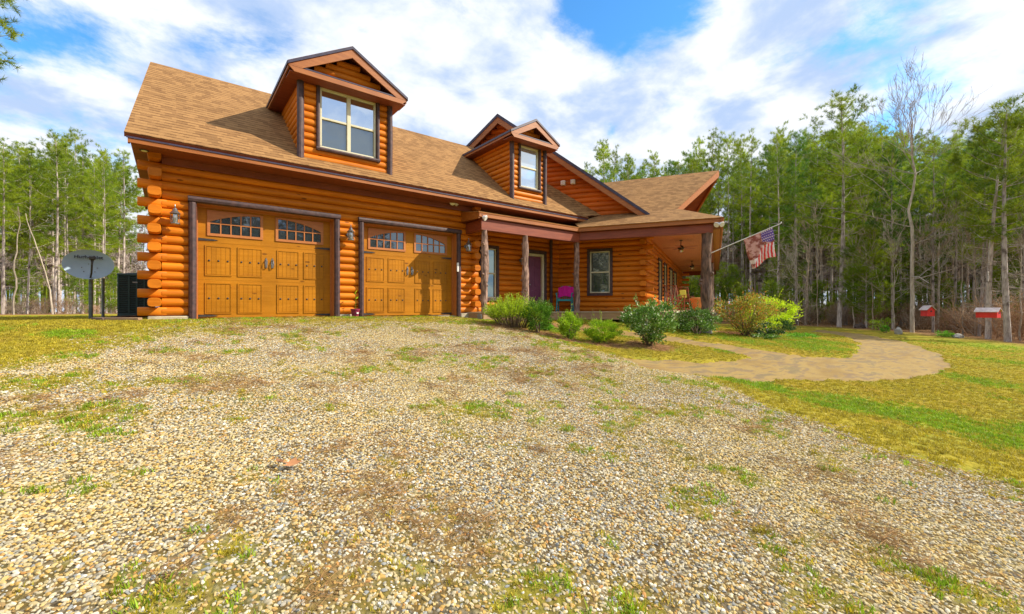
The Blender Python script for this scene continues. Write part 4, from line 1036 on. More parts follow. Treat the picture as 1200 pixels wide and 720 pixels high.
def top_y(u):        # skyline of the crowns
    pts = [(-700, 90), (0, 165), (60, 148), (115, 172), (160, 176), (300, 260), (670, 200), (700, 172), (760, 178), (840, 168), (890, 158), (940, 150), (1000, 138), (1100, 168), (1150, 150), (1200, 142), (1500, 60), (1900, 40)]
    for (a, b), (c, d) in zip(pts[:-1], pts[1:]):
        if u <= c: return b+(d-b)*(u-a)/(c-a)
    return 100
spots = []
def try_spot(u, dep, mind):
    x, y = camxy((u-600)/510*dep, dep)
    for a, b in spots:
        if (a-x)**2+(b-y)**2 < mind*mind: return None
    if gab_y(x) < y and y < 34 and x < 29 and x > 2 and dep < 36: return None
    spots.append((x, y)); return x, y
REG = [(-240, 150, 74, 'slender pine trunk with yellow-green crown in the woods left of the house', 'pines in the woods left of the house'),
       (672, 846, 30, 'pine standing behind the house with its crown showing over the tan roof', 'pines behind the house roof'),
       (850, 1330, 92, 'slim straight pine in the dense woods right of the house behind the lawn', 'pines in the woods right of the house')]
named = [  # u, base row v -> depth, proto, scale
    (983, 27.5, 4, 1.06, 'tall straight pine with grey trunk and wide crown at the far end of the walkway'),
    (1181, 18.5, 1, .84, 'dark-trunked pine just right of the birdhouse with broad pale roof'),
    (1158, 20., 2, .86, 'crooked pine whose trunk bends left, directly behind the right birdhouse')]
protoN = [pine(201, 14.4, .36, 2.8, .15, dense=1.0, low=5), pine(202, 9.9, .42, 2.3, .125, dense=.75, low=4, extra=None),
          pine(203, 9.8, .45, 2.1, .115, lean=-.07, dense=.7, low=3)]
for (u, dep, k, s, lab), o in zip(named, protoN):
    x, y = camxy((u-600)/510*dep, dep); spots.append((x, y)); place(o, x, y, 1., .4*k); o['label'] = lab
for (u0, u1, cnt, lab, grp) in REG:
    n = 0; tries = 0
    while n < cnt and tries < 8000:
        tries += 1; u = rp.uniform(u0, u1); ed = edge_dep(u)
        dep = ed+rp.random()**1.35*(30 if u < 200 else 26)+.3
        p = try_spot(u, dep, 1.25 if dep > ed+3 else 1.7)
        if not p: continue
        if not 600 < u < 850:
            w_, deep = where(u, dep); lab = ('slim pine deep in the woods, ' if deep else 'slim pine at the front of the woods, ')+w_
        k = rp.choice([0, 1, 2, 3, 4, 5, 5, 6, 7] if u > 600 else [0, 1, 2, 3, 4, 5, 5, 2])
        ty = top_y(u)+abs(rp.gauss(0, 16)); x, y = p
        hh = (360-ty)/510*dep+.25-gzf(x, y); hh = min(hh, 19+rp.random()*2.); s = hh/14.2
        put_pine(k, x, y, s*rp.uniform(.8, 1.0), rp.random()*6.28, lab, grp, s); n += 1
# trees outside the picture on both sides and behind the camera would shade or reflect: a near left one enters the top corner
def near_extra(tr, cen, dirs, at, rpp):
    for (t, an, ln) in ((.80, -.75, 2.6), (.84, -.45, 2.3), (.66, -.6, 2.1)):
        p, _ = at(t); d = Vector((math.cos(an), math.sin(an), .12)); q = p+d*ln; tr.tube([p, p.lerp(q, .5)+Vector((0, 0, .08)), q], [.04, .025, .008], 5, cap=False)
        for j in range(26):
            b = p.lerp(q, rpp.uniform(.4, 1)); sd = Vector((rpp.gauss(0, 1), rpp.gauss(0, 1), rpp.gauss(0, .5))).normalized(); cen.append(b+sd*rpp.uniform(0, .4)); dirs.append(sd+d*.6)
o = pine(301, 12.5, .62, 2.2, .18, extra=near_extra, L=.24); x, y = camxy(-18.6, 14.2); place(o, x, y); o['label'] = 'near pine whose needle branches hang into the top left corner'

# leafless trees ---------------------------------------------------------------
def bare_tree(seed, h, r0, label, x, y, bark='pale_bark', lean=0., fork=.5, dep=4, rz=0., nl=9, crown=True):
    rp_ = random.Random(seed); mb = MB(); K = 12; pts = [Vector((lean*h*(i/K)**1.5+.16*noise.noise(Vector((i*.45, seed, 0)))*h*.12, .14*noise.noise(Vector((i*.5, seed, 4)))*h*.12, h*.8*i/K-.2*(i == 0))) for i in range(K+1)]
    rad = [r0*(1-.72*i/K) for i in range(K+1)]; mb.tube(pts, rad, 8, jit=.1, seed=seed)
    tw = MB()
    for k in range(nl):
        i = rp_.randint(3, K-2); an = rp_.random()*6.28; d = Vector((math.cos(an), math.sin(an), rp_.uniform(.1, .7))).normalized()
        twigs(tw, pts[i], d, h*.13*rp_.uniform(.8, 1.4), rad[i]*.4, dep-1, rp_, .08, .5, (1, 3), .006)
    if crown:
        for k in range(6):
            i = rp_.randint(K-4, K); an = rp_.random()*6.28; d = Vector((math.cos(an)*.55, math.sin(an)*.55, 1)).normalized()
            twigs(tw, pts[i], d, h*.12, rad[i]*.6, dep, rp_, .14, .36, (1, 3), .006)
    o = thing('leafless_tree', label, 'tree', Matrix.Identity(4)); obj('trunk', mb, bark, o); obj('branches', tw, bark, o); place(o, x, y, 1, rz); return o
x, y = camxy((1069-600)/510*23.5, 23.5); bare_tree(11, 14.2, .105, 'tall leafless grey tree with fine twigs rising above the pines behind the left birdhouse', x, y, nl=14, dep=4)
x, y = camxy((16-600)/510*29, 29); bare_tree(17, 9, .06, 'pale crooked leafless tree at the far left edge of the woods', x, y, nl=4, dep=3, crown=False, lean=.03)
x, y = camxy((62-600)/510*30, 30); bare_tree(19, 8.5, .055, 'pale leaning trunk in the woods left of the satellite dish', x, y, nl=2, dep=2, crown=False, lean=-.16)
x, y = camxy((944-600)/510*30, 30); bare_tree(23, 8, .09, 'thin leafless tree leaning right behind the yellow-green shrub', x, y, nl=8, dep=3, lean=.12, bark='twig')
x, y = camxy((1100-600)/510*26, 26); bare_tree(29, 9, .07, 'thin pale leafless sapling between the two birdhouses', x, y, nl=8, dep=3)

for j, (u, dep, h_) in enumerate(((935, 29, 6.5), (958, 28, 7.5), (1000, 27, 6), (1022, 26, 8), (1048, 25, 6.5), (1092, 24, 6), (1128, 22.5, 7), (1143, 21.5, 5.5), (1196, 19, 6), (912, 31, 6), (1225, 18, 6))):
    x, y = camxy((u-600)/510*dep, dep); q_ = ['left of the tall grey pine', 'just left of the tall grey pine', 'just right of the tall grey pine', 'between the tall pine and the tall leafless tree', 'left of the tall leafless tree', 'behind the left birdhouse', 'left of the right birdhouse', 'close to the right birdhouse', 'at the right edge', 'right of the flag', 'beyond the right edge'][j]
    bare_tree(60+j, h_, .035, 'thin leafless sapling at the woods edge '+q_, x, y, nl=12, dep=3, bark='twig' if j % 2 else 'pale_bark', lean=rp.uniform(-.05, .05))
# understory ---------------------------------------------------------------------
def brush_proto(seed, mat_, h=2.2):
    rp_ = random.Random(seed); mb = MB()
    for k in range(9):
        an = rp_.random()*6.28; d = Vector((math.cos(an)*.6, math.sin(an)*.6, 1)).normalized()
        twigs(mb, Vector((rp_.gauss(0, .15), rp_.gauss(0, .15), -.05)), d, h*.34, .022, 3, rp_, .02, .55, (2, 3), .005, 3)
    return tag(obj('bare_shrub', mb, mat_), 'x', 'shrub')
bp = [brush_proto(41, 'twig'), brush_proto(42, 'twig_red'), brush_proto(43, 'twig'), brush_proto(44, 'twig_red', 2.8)]
ub = set(); nb_ = 0
for i in range(150):
    if i < 104: u = rp.uniform(860, 1300); lab, grp = 'bare brown twiggy brush along the edge of the woods right of the house', 'bare brush right of the house'
    else: u = rp.uniform(-180, 150); lab, grp = 'bare brown brush among the trunks left of the house', 'bare brush left of the house'
    dep = edge_dep(u)+(rp.random()**1.6)*9+.2+(2 if u < 200 else .8); lab = 'brown twiggy brush at the foot of the woods, '+where(u, dep)[0]; x, y = camxy((u-600)/510*dep, dep); k = rp.randrange(4); s = rp.uniform(.55, 1.15)*(.75 if u < 200 else 1)
    if k not in ub: ub.add(k); o = bp[k]
    else: o = bp[k].copy(); COL.objects.link(o)
    place(o, x, y, s, rp.random()*6.28); o['label'] = lab; o['group'] = grp
# small evergreen saplings
sap = pine(401, 3.2, .08, 1.0, .035, dense=1.1, L=.22, low=0, per=14); first = True
sap2 = pine(402, 5.5, .12, 1.5, .055, dense=1.2, L=.25, low=0, per=14)
lst = [(905, 30), (925, 34), (880, 35), (1015, 27), (1040, 29), (1010, 31), (1120, 27), (1090, 32), (130, 33), (95, 36), (150, 36), (30, 38), (812, 40), (806, 44), (818, 46), (824, 38), (1210, 23), (1185, 27), (960, 33), (1060, 36), (870, 33), (858, 38)]
for j, (u, dep) in enumerate(lst):
    src = sap2 if j % 2 else sap; x, y = camxy((u-600)/510*dep, dep); s = rp.uniform(.7, 1.15)
    lab, grp = (('young pine sapling in front of the woods right of the house', 'pine saplings right of the house') if u > 828 else ('young pine seen beyond the far end of the side porch', 'pine saplings beyond the porch') if u > 600 else ('young pine sapling among the trunks left of the house', 'pine saplings left of the house'))
    if not 600 < u < 828: lab = 'young green pine sapling under the tall trees, '+where(u, dep)[0]
    if j < 2: o = place(src, x, y, s, rp.random()*6); o['label'] = lab; o['group'] = grp
    else: copy_tree(src, (x, y, gzf(x, y)), rp.random()*6, s, lab, grp)
    if j < 2: o.name = 'pine_sapling'

# geometry-node scatter for what nobody could count -------------------------------
def hidden_coll(name, objs):
    c = bpy.data.collections.new(name)
    for o in objs:
        for u in list(o.users_collection): u.objects.unlink(o)
        c.objects.link(o)
    return c
def gn_scatter(name, coll, attr=None, dens=100., smin=.5, smax=1., flat=False, seed=0, points=None, label=None, cat=None, zlo=0., tilt=.25):
    if points is None: me_ = bpy.data.meshes.new(name)
    else: me_ = bpy.data.meshes.new(name); me_.from_pydata(points, [], [])
    o = bpy.data.objects.new(name, me_); COL.objects.link(o)
    ng = bpy.data.node_groups.new(name, 'GeometryNodeTree')
    ng.interface.new_socket('Geometry', in_out='INPUT', socket_type='NodeSocketGeometry'); ng.interface.new_socket('Geometry', in_out='OUTPUT', socket_type='NodeSocketGeometry')
    gi = ng.nodes.new('NodeGroupInput'); go = ng.nodes.new('NodeGroupOutput'); Ln = ng.links.new
    inst = ng.nodes.new('GeometryNodeInstanceOnPoints'); inst.inputs['Pick Instance'].default_value = True
    if points is None:
        oi = ng.nodes.new('GeometryNodeObjectInfo'); oi.inputs['Object'].default_value = ground; oi.transform_space = 'ORIGINAL'
        dp = ng.nodes.new('GeometryNodeDistributePointsOnFaces'); dp.distribute_method = 'RANDOM'; dp.inputs['Seed'].default_value = seed
        na_ = ng.nodes.new('GeometryNodeInputNamedAttribute'); na_.data_type = 'FLOAT'; na_.inputs['Name'].default_value = attr
        mu = ng.nodes.new('ShaderNodeMath'); mu.operation = 'MULTIPLY'; mu.inputs[1].default_value = dens
        Ln(na_.outputs['Attribute'], mu.inputs[0]); Ln(mu.outputs[0], dp.inputs['Density']); Ln(oi.outputs['Geometry'], dp.inputs['Mesh']); Ln(dp.outputs['Points'], inst.inputs['Points'])
    else: Ln(gi.outputs[0], inst.inputs['Points'])
    ci = ng.nodes.new('GeometryNodeCollectionInfo'); ci.inputs['Collection'].default_value = coll; ci.inputs['Separate Children'].default_value = True; ci.inputs['Reset Children'].default_value = True
    Ln(ci.outputs[0], inst.inputs['Instance'])
    rr_ = ng.nodes.new('FunctionNodeRandomValue'); rr_.data_type = 'FLOAT_VECTOR'
    if flat: rr_.inputs[0].default_value = (-tilt, -tilt, 0); rr_.inputs[1].default_value = (tilt, tilt, 6.283)
    else: rr_.inputs[0].default_value = (-.6, -.6, 0); rr_.inputs[1].default_value = (.6, .6, 6.283)
    rr_.inputs['Seed'].default_value = seed+1
    Ln(rr_.outputs[0], inst.inputs['Rotation'])
    rs = ng.nodes.new('FunctionNodeRandomValue'); rs.data_type = 'FLOAT'; rs.inputs[2].default_value = smin; rs.inputs[3].default_value = smax; rs.inputs['Seed'].default_value = seed+2
    Ln(rs.outputs[1], inst.inputs['Scale']); Ln(inst.outputs[0], go.inputs[0])
    md = o.modifiers.new('scatter', 'NODES'); md.node_group = ng
    tag(o, label, cat, kind='stuff'); return o

def stone_mat():
    m, t, b, out = newmat('gravel_stone')
    oi = N(t, 'ShaderNodeObjectInfo'); cr = N(t, 'ShaderNodeValToRGB'); t.links.new(oi.outputs['Random'], cr.inputs[0]); cr.color_ramp.interpolation = 'CONSTANT'
    cols = [(0, (.42, .34, .17)), (.15, (.50, .43, .28)), (.28, (.36, .33, .26)), (.38, (.60, .54, .40)), (.46, (.46, .29, .08)), (.60, (.52, .38, .15)), (.71, (.26, .27, .26)), (.78, (.44, .38, .25)), (.88, (.28, .18, .07)), (.93, (.66, .63, .55)), (.97, (.46, .23, .07))]
    e = cr.color_ramp.elements; e[0].position = 0; e[0].color = (*cols[0][1], 1); e[1].position = cols[1][0]; e[1].color = (*cols[1][1], 1)
    for p, c_ in cols[2:]: x = e.new(p); x.color = (*c_, 1)
    n = tex_noise(t, (1, 1, 1), 60, 4)
    col = scale_col(t, cr.outputs[0], mrange(t, n, .3, .7, .72, 1.2, False))
    ge = N(t, 'ShaderNodeNewGeometry'); ns = N(t, 'ShaderNodeTexNoise'); ns.inputs['Scale'].default_value = .55; ns.inputs['Detail'].default_value = 5; t.links.new(ge.outputs['Position'], ns.inputs[0])
    col = mixc(t, mathn(t, 'MULTIPLY', mrange(t, ns.outputs[0], .42, .62), .45), col, scale_col(t, mixc(t, .6, col, (.62, .46, .13)), .95))
    t.links.new(col, b.inputs['Base Color']); b.inputs['Roughness'].default_value = .75; b.inputs['Specular IOR Level'].default_value = .3
stone_mat()
st = []
for k in range(8):
    bm = bmesh.new(); bmesh.ops.create_icosphere(bm, subdivisions=2, radius=.5); rg = random.Random(k)
    for _ in range(7):
        pn = Vector((rg.gauss(0, 1), rg.gauss(0, 1), rg.gauss(0, 1))).normalized(); dd_ = rg.uniform(.30, .42)
        for v in bm.verts:
            e_ = v.co.dot(pn)-dd_
            if e_ > 0: v.co -= pn*e_
    sx, sy, sz_ = rg.uniform(.8, 1.2), rg.uniform(.6, .9), rg.uniform(.42, .62)
    for v in bm.verts:
        n_ = noise.noise(v.co*1.7+Vector((k*7, 0, 0)))*.25+noise.noise(v.co*4+Vector((0, k*5, 0)))*.12
        v.co = Vector((v.co.x*sx, v.co.y*sy, v.co.z*sz_))*(1+n_)
    # knock a few flats so they read as crushed river stone
    me_ = bpy.data.meshes.new('stone'); bm.to_mesh(me_); bm.free(); me_.materials.append(MATS['gravel_stone']); me_.polygons.foreach_set('use_smooth', [True]*len(me_.polygons)); me_.set_sharp_from_angle(angle=R_(24))
    o = bpy.data.objects.new('stone', me_); COL.objects.link(o); st.append(o)
gn_scatter('gravel', hidden_coll('stone_source', st), 'd_stone', 4300, .010, .032, seed=3, label='loose tan, grey and white driveway gravel spread in front of the garage', cat='gravel')
st = []
for k in range(4):
    rg = random.Random(50+k); mb = MB()
    for j in range(11):
        an = rg.random()*6.28; L_ = rg.uniform(.05, .12); p = Vector((rg.gauss(0, .035), rg.gauss(0, .035), rg.uniform(.004, .02))); d = Vector((math.cos(an), math.sin(an), rg.uniform(-.05, .12)))
        mb.tube([p, p+d*L_*.5+Vector((0, 0, .006)), p+d*L_], [.0011, .0013, .0006], 3, cap=False)
    o = obj('needle_bundle', mb, 'straw'); st.append(o)
gn_scatter('pine_straw', hidden_coll('straw_source', st), 'd_straw', 170, .7, 1.3, flat=True, seed=9, label='reddish brown fallen pine needles matted over the gravel and under the shrubs', cat='pine straw')
def tuft(k, mat_, n, h, rad):
    rg = random.Random(70+k); tri = []; rn = []
    for j in range(n):
        an = rg.random()*6.28; r_ = rg.random()*rad; b = np.array([math.cos(an)*r_, math.sin(an)*r_, -.004]); a2 = rg.random()*6.28; l_ = rg.uniform(.15, .9); hh = h*rg.uniform(.5, 1.1)
        tip = b+np.array([math.cos(a2)*l_*hh, math.sin(a2)*l_*hh, hh]); s_ = np.array([-math.sin(a2), math.cos(a2), 0])*rg.uniform(.0018, .0034); mid = b*.5+tip*.5+np.array([0, 0, hh*.12])
        tri += [[b-s_, b+s_, mid+s_*.8], [b-s_, mid+s_*.8, mid-s_*.8], [mid-s_*.8, mid+s_*.8, tip]]; q_ = rg.random(); rn += [q_]*3
    return obj('grass_tuft', soup(np.array(tri), rn), mat_)
gn_scatter('dry_grass', hidden_coll('dry_source', [tuft(k, 'grass_dry', 26, .026, .045) for k in range(4)]), 'd_dry', 330, .6, 1.3, flat=True, seed=21, label='short yellow-brown winter grass on the lawn beside the driveway and walkway', cat='grass')
gn_scatter('green_grass', hidden_coll('green_source', [tuft(10+k, 'grass_green', 30, .034, .05) for k in range(4)]), 'd_green', 380, .6, 1.35, flat=True, seed=31, label='patches of bright green grass at the driveway edge and below the shrubs', cat='grass')
# far woods
far = [pine(501, 15, .35, 2.6, .16, dense=.7, per=9, wd=.06, L=.5, low=2), pine(502, 15, .4, 2.4, .16, dense=.7, per=9, wd=.06, L=.5, low=2)]
fo = []
for o in far:
    tr_, cr_ = o.children[0], o.children[1]
    # one mesh per far tree: join trunk and crown data
    bm = bmesh.new(); bm.from_mesh(tr_.data); nf0 = len(bm.faces); bm.from_mesh(cr_.data); me_ = bpy.data.meshes.new('far_pine')
    for i, f_ in enumerate(bm.faces): f_.material_index = 0 if i < nf0 else 1
    bm.to_mesh(me_); bm.free(); me_.materials.append(MATS['pine_bark']); me_.materials.append(MATS['pine_needles'])
    for q_ in (tr_, cr_, o): bpy.data.objects.remove(q_)
    q_ = bpy.data.objects.new('far_pine', me_); COL.objects.link(q_); fo.append(q_)
pts_ = []
for i in range(1000):
    u = rp.choice((rp.uniform(-500, 170), rp.uniform(670, 1700), rp.uniform(680, 1500))); dep = edge_dep(u)+24+rp.random()*60
    if u < 170: dep += 6
    if 672 < u < 850: dep = rp.uniform(66, 100)
    x, y = camxy((u-600)/510*dep, dep); pts_.append((x, y, gzf(x, y)-.2))
# the woods close the ring to the sides and behind the camera, well clear of the sun
for i in range(500):
    an = rp.uniform(R_(150), R_(300)); d = rp.uniform(42, 75); pts_.append((d*math.cos(an), d*math.sin(an), -1.6))
gn_scatter('distant_woods', hidden_coll('far_source', fo), smin=.75, smax=1.15, flat=True, tilt=.02, points=pts_, seed=5, label='dense mass of far pines deep in the woods', cat='woods')

# shrubs ---------------------------------------------------------------------------
def shrub(name, label, x, y, w, h, mat_, n, size, seed, asp=.5, stems=7, clumps=30, zc=.5, cr=.3, stem_h=.6, flat_=1., vase=False, group=None, rise=.3):
    rg = np.random.default_rng(seed); rp_ = random.Random(seed)
    cs = []
    while len(cs) < clumps:
        v = unit(rg.normal(size=3)[None])[0]*rg.uniform(.35, .95)**.6
        z = h*zc+v[2]*h*(1-zc if v[2] > 0 else zc)*.92
        wr = 1. if not vase else (.35+.65*min(1, z/(h*.6)))
        cs.append([v[0]*w/2*wr, v[1]*w/2*wr*.95, z])
    cs = np.array(cs); per = n//clumps
    cen = np.repeat(cs, per, 0)+rg.normal(size=(per*clumps, 3))*np.array([w, w, h])*cr*.42*.5
    cen[:, 2] = np.maximum(cen[:, 2], .03)
    nrm = unit(cen-np.array([0, 0, h*.35]))+np.array([0, 0, rise]); tri, rn = leaves(cen, nrm, size, rg, asp)
    shoots = []
    for k in range(16 if h > .4 else 0):
        b_ = cs[rg.integers(len(cs))]; dv = unit((b_-np.array([0, 0, h*.3]))[None])[0]+np.array([0, 0, .5])+rg.normal(size=3)*.25; dv = dv/np.linalg.norm(dv); ln_ = rg.uniform(.18, .34)*min(w, h+.2); b_ = b_+dv*h*.12
        m_ = 14; tt_ = rg.uniform(0, 1, (m_, 1)); a_, q_ = leaves(b_+dv*ln_*tt_+rg.normal(size=(m_, 3))*.006, np.repeat(dv[None], m_, 0)*1.2, size*.85, rg, asp); tri = np.concatenate([tri, a_]); rn = np.concatenate([rn, q_]); shoots.append((b_, b_+dv*ln_))
    o = thing(name, label, 'shrub', Matrix.Identity(4), group)
    sm = MB()
    for k in range(stems):
        c_ = cs[rp_.randrange(clumps)]; b = Vector((rp_.gauss(0, .04), rp_.gauss(0, .04), -.05)); q_ = Vector(c_)*.9
        sm.tube([b, b.lerp(q_, .5)+Vector((rp_.gauss(0, .03), rp_.gauss(0, .03), .03)), q_], [.016, .011, .004], 5, cap=False)
    for a_, b_ in shoots: sm.tube([Vector(a_), Vector(b_)], [.004, .002], 3, cap=False)
    obj('stems', sm, 'stem_brown', o); obj('foliage', soup(tri, rn), mat_, o); place(o, x, y); return o
# feathery arching shrub: sprays of fine leaflets along arching stems
def feather(x, y, w, h, seed):
    rg = np.random.default_rng(seed); rp_ = random.Random(seed); sm = MB(); tri, rn = [], []
    for k in range(520):
        an = rp_.random()*6.28; rad = (rp_.random()**.5)*w/2; b = Vector((math.cos(an)*rad*.45, math.sin(an)*rad*.45, 0)); hh = h*rp_.uniform(.6, 1.02)*(1-.42*(rad/(w/2))**2)
        tip = Vector((math.cos(an)*rad, math.sin(an)*rad, hh)); mid = b.lerp(tip, .55)+Vector((0, 0, hh*.12))
        if k % 3 == 0: sm.tube([b, mid, tip], [.007, .005, .002], 3, cap=False)
        m_ = 26; t_ = rg.uniform(.35, 1., (m_, 1)); mid_, tip_ = np.array(mid), np.array(tip); c_ = mid_+(tip_-mid_)*(t_*2-1).clip(-.3, 1)
        c_ = c_+rg.normal(size=(m_, 3))*.012; d = unit(tip_-mid_)+rg.normal(size=(m_, 3))*.45
        a, r_ = leaves(c_, unit(d)*2, .055, rg, .22); tri.append(a); rn.append(r_)
    o = thing('feathery_shrub', 'large feathery bright yellow-green shrub beside the first porch post', 'shrub', Matrix.Identity(4))
    obj('stems', sm, 'stem_brown', o); obj('foliage', soup(np.concatenate(tri), np.concatenate(rn)), 'feather_green', o); return place(o, x, y)
feather(6.72, 8.55, 1.62, .88, 1)
shrub('boxwood', 'round dark green clipped shrub in front of the feathery yellow-green one', 6.86, 7.78, .78, .82, 'boxwood_green', 7200, .032, 2, .6, clumps=46, zc=.55, cr=.26)
shrub('boxwood', 'small upright rounded green shrub in front of the plastic chair', 7.05, 6.95, .56, .62, 'boxwood_lime', 5400, .032, 3, .6, clumps=34, zc=.5, cr=.26, vase=True)
shrub('boxwood', 'small light green rounded shrub just behind the one before the plastic chair', 7.42, 7.25, .48, .58, 'boxwood_lime', 4200, .032, 33, .6, clumps=26, zc=.5, cr=.26, vase=True)
shrub('boxwood', 'low wide spiky lime green shrub left of the large camellia', 7.6, 6.45, .92, .56, 'boxwood_lime', 8200, .036, 4, .4, clumps=44, zc=.45, cr=.24, vase=True, rise=1.2)
shrub('camellia', 'large loose camellia with glossy leaves and pale buds, nearest the gravel', 8.60, 5.90, 1.26, 1.05, 'camellia_green', 5600, .062, 5, .5, clumps=52, zc=.55, cr=.24, vase=True, stems=14)
shrub('camellia', 'glossy green camellia below the big porch corner post', 12.35, 6.85, 1.25, .80, 'camellia_green', 4200, .062, 6, .5, clumps=48, zc=.5, cr=.24, stems=10)
shrub('red_tipped_shrub', 'wide shrub with reddish new tips on bare brown stems, left of the yellow-green one', 14.3, 6.32, 1.95, 1.40, 'red_tipped', 6500, .058, 7, .5, clumps=66, zc=.6, cr=.22, vase=True, stems=26)
shrub('yellow_shrub', 'bright yellow-green loose shrub at the end of the bed', 16.9, 6.65, 1.9, 1.35, 'yellow_green', 5600, .075, 8, .45, clumps=50, zc=.5, cr=.22, stems=10, rise=.8)
shrub('azalea', 'low dark green shrub in front of the bright yellow-green one', 15.3, 5.95, 1.25, .68, 'azalea_dark', 4200, .045, 9, .5, clumps=44, zc=.45, cr=.24, stems=8)
for (u, dep, w_, h_, m_, lab) in ((1030, 25, 1.3, .75, 'boxwood_lime', 'small pale green shrub at the edge of the woods left of the left birdhouse'), (1105, 20.5, .75, .32, 'cover_green', 'small bright green clump on the lawn edge below the left birdhouse'), (1037, 23, .4, .35, 'cover_green', 'tiny green clump left of the pale stone at the lawn edge'), (936, 15.2, 1.2, .16, 'cover_green', 'low spreading light green plants right below the yellow-green shrub'), (895, 13.6, .9, .14, 'camellia_green', 'low pale-flowered edging plants in front of the red-tipped shrub'), (640, 11.3, .4, .2, 'cover_green', 'small green weed clump at the foot of the porch deck')):
    x, y = camxy((u-600)/510*dep, dep); shrub('low_plant', lab, x, y, w_, h_, m_, 1200, .05, int(u), .5, clumps=24, zc=.45, stems=4)

# ------------------------------------------------------------------ things
# satellite dish
dx, dy = camxy((104-600)/510*8.9, 8.9); dz = gzf(dx, dy)
ang = math.atan2(-dy, -dx)+R_(90)       # faces the driveway
DM = T(dx, dy, dz, ang)
t = thing('satellite_dish', 'blue-grey oval satellite dish on a steel post left of the garage', 'satellite dish', DM)
mb = MB(); rows = 10; seg = 40; rx, rz0 = .385, .30; vs = []
for side in (0, 1):
    for i in range(rows+1):
        q_ = i/rows
        for j in range(seg):
            a = 2*math.pi*j/seg; sq_ = 1.
            vs.append((rx*q_*math.cos(a), -.10*(q_*q_)+side*.012, rz0*q_*math.sin(a)))
fs = []
n_ = (rows+1)*seg
for i in range(rows):
    for j in range(seg):
        a, b, c_, d = i*seg+j, i*seg+(j+1) % seg, (i+1)*seg+(j+1) % seg, (i+1)*seg+j
        fs.append((a, b, c_, d)); fs.append((a+n_, d+n_, c_+n_, b+n_))
for j in range(seg): a = rows*seg+j; b = rows*seg+(j+1) % seg; fs.append((a, b, b+n_, a+n_))
mb.add(vs, fs, .5)
RD = DM @ T(0, 0, 1.12, 0, R_(-2)); rf = obj('reflector', mb, 'dish_paint', t, RD)
def text(s, size, name, parent, M, mat_):
    cu = bpy.data.curves.new(name, 'FONT'); cu.body = s; cu.size = size; cu.extrude = .0008; cu.offset = .002; cu.align_x = 'CENTER'; cu.resolution_u = 3
    o = bpy.data.objects.new(name+'_src', cu); COL.objects.link(o); bpy.context.view_layer.update()
    me_ = bpy.data.meshes.new_from_object(o.evaluated_get(bpy.context.evaluated_depsgraph_get())); bpy.data.objects.remove(o)
    me_.materials.clear(); me_.materials.append(MATS[mat_]); q_ = bpy.data.objects.new(name, me_); COL.objects.link(q_)
    q_.parent = parent; q_.matrix_basis = WM[parent.name].inverted() @ M; WM[q_.name] = M; return q_
text('HughesNet', .092, 'lettering', rf, RD @ T(-.0, -.062, .125, 0, R_(90)), 'letter_dark')
mb = MB(); mb.tube([(.03, .08, -.2), (.03, .08, 1.05)], .035, 10); mb.box(-.05, .11, .0, .10, .98, 1.2); obj('post', mb, 'grey_steel', t, DM)
mb = MB(); mb.tube([(.02, -.02, .83), (.04, -.30, .95), (.05, -.46, 1.22)], .016, 6); obj('feed_arm', mb, 'iron', t, DM)
mb = MB(); mb.bbox(.0, .10, -.52, -.38, 1.2, 1.26, .01); mb.prism([(.02, -.46, 1.21), (.08, -.46, 1.21), (.06, -.46, 1.10), (.04, -.46, 1.10)], (0, .05, 0)); obj('feed_horn', mb, 'iron', t, DM)
for k, (bx_, by_) in enumerate(((-.10, -.09), (.13, -.09), (-.07, -.17), (.09, -.17))):
    mb = MB(); mb.lathe([(.012, 0), (.008, .006)], n=8); q_ = bx_; obj('bolt', mb, 'pewter', rf, RD @ T(bx_, -.04, by_+.03, 0, R_(90)))
mb = MB(); mb.tube([(.12, .02, -.2), (.12, .02, .88)], .026, 8); mb.bbox(.08, .16, -.01, .05, -.02, .03, .005)
x, y = dx+.06, dy+.35; tag(obj('steel_stake', mb, 'grey_steel', None, T(x, y, gzf(x, y))), 'thin upright grey steel stake just behind the satellite dish post', 'post')
mb = MB(); mb.bbox(0, 1.1, -.05, .05, 0, .09, .012); x, y = camxy(-8.3, 9.05); tag(obj('edging_timber', mb, 'timber_dark', None, T(x, y, gzf(x, y)-.02, R_(64))), 'dark edging timber running from the satellite dish post back towards the air conditioner', 'timber')
mb = MB(); mb.bbox(-.10, .10, -.07, .07, 0, .07, .012); x, y = camxy((117-600)/510*8.0, 8.0); tag(obj('timber_block', mb, 'timber_dark', None, T(x, y, gzf(x, y)-.01, R_(-30))), 'short dark timber block at the left end of the tan board', 'timber')
mb = MB(); mb.bbox(.02, .66, -.05, .05, 0, .055, .008); tag(obj('board', mb, 'timber_tan', None, T(x+.06, y-.01, gzf(x, y), R_(-37))), 'tan weathered board lying on the grass between the dish and the garage corner', 'board')
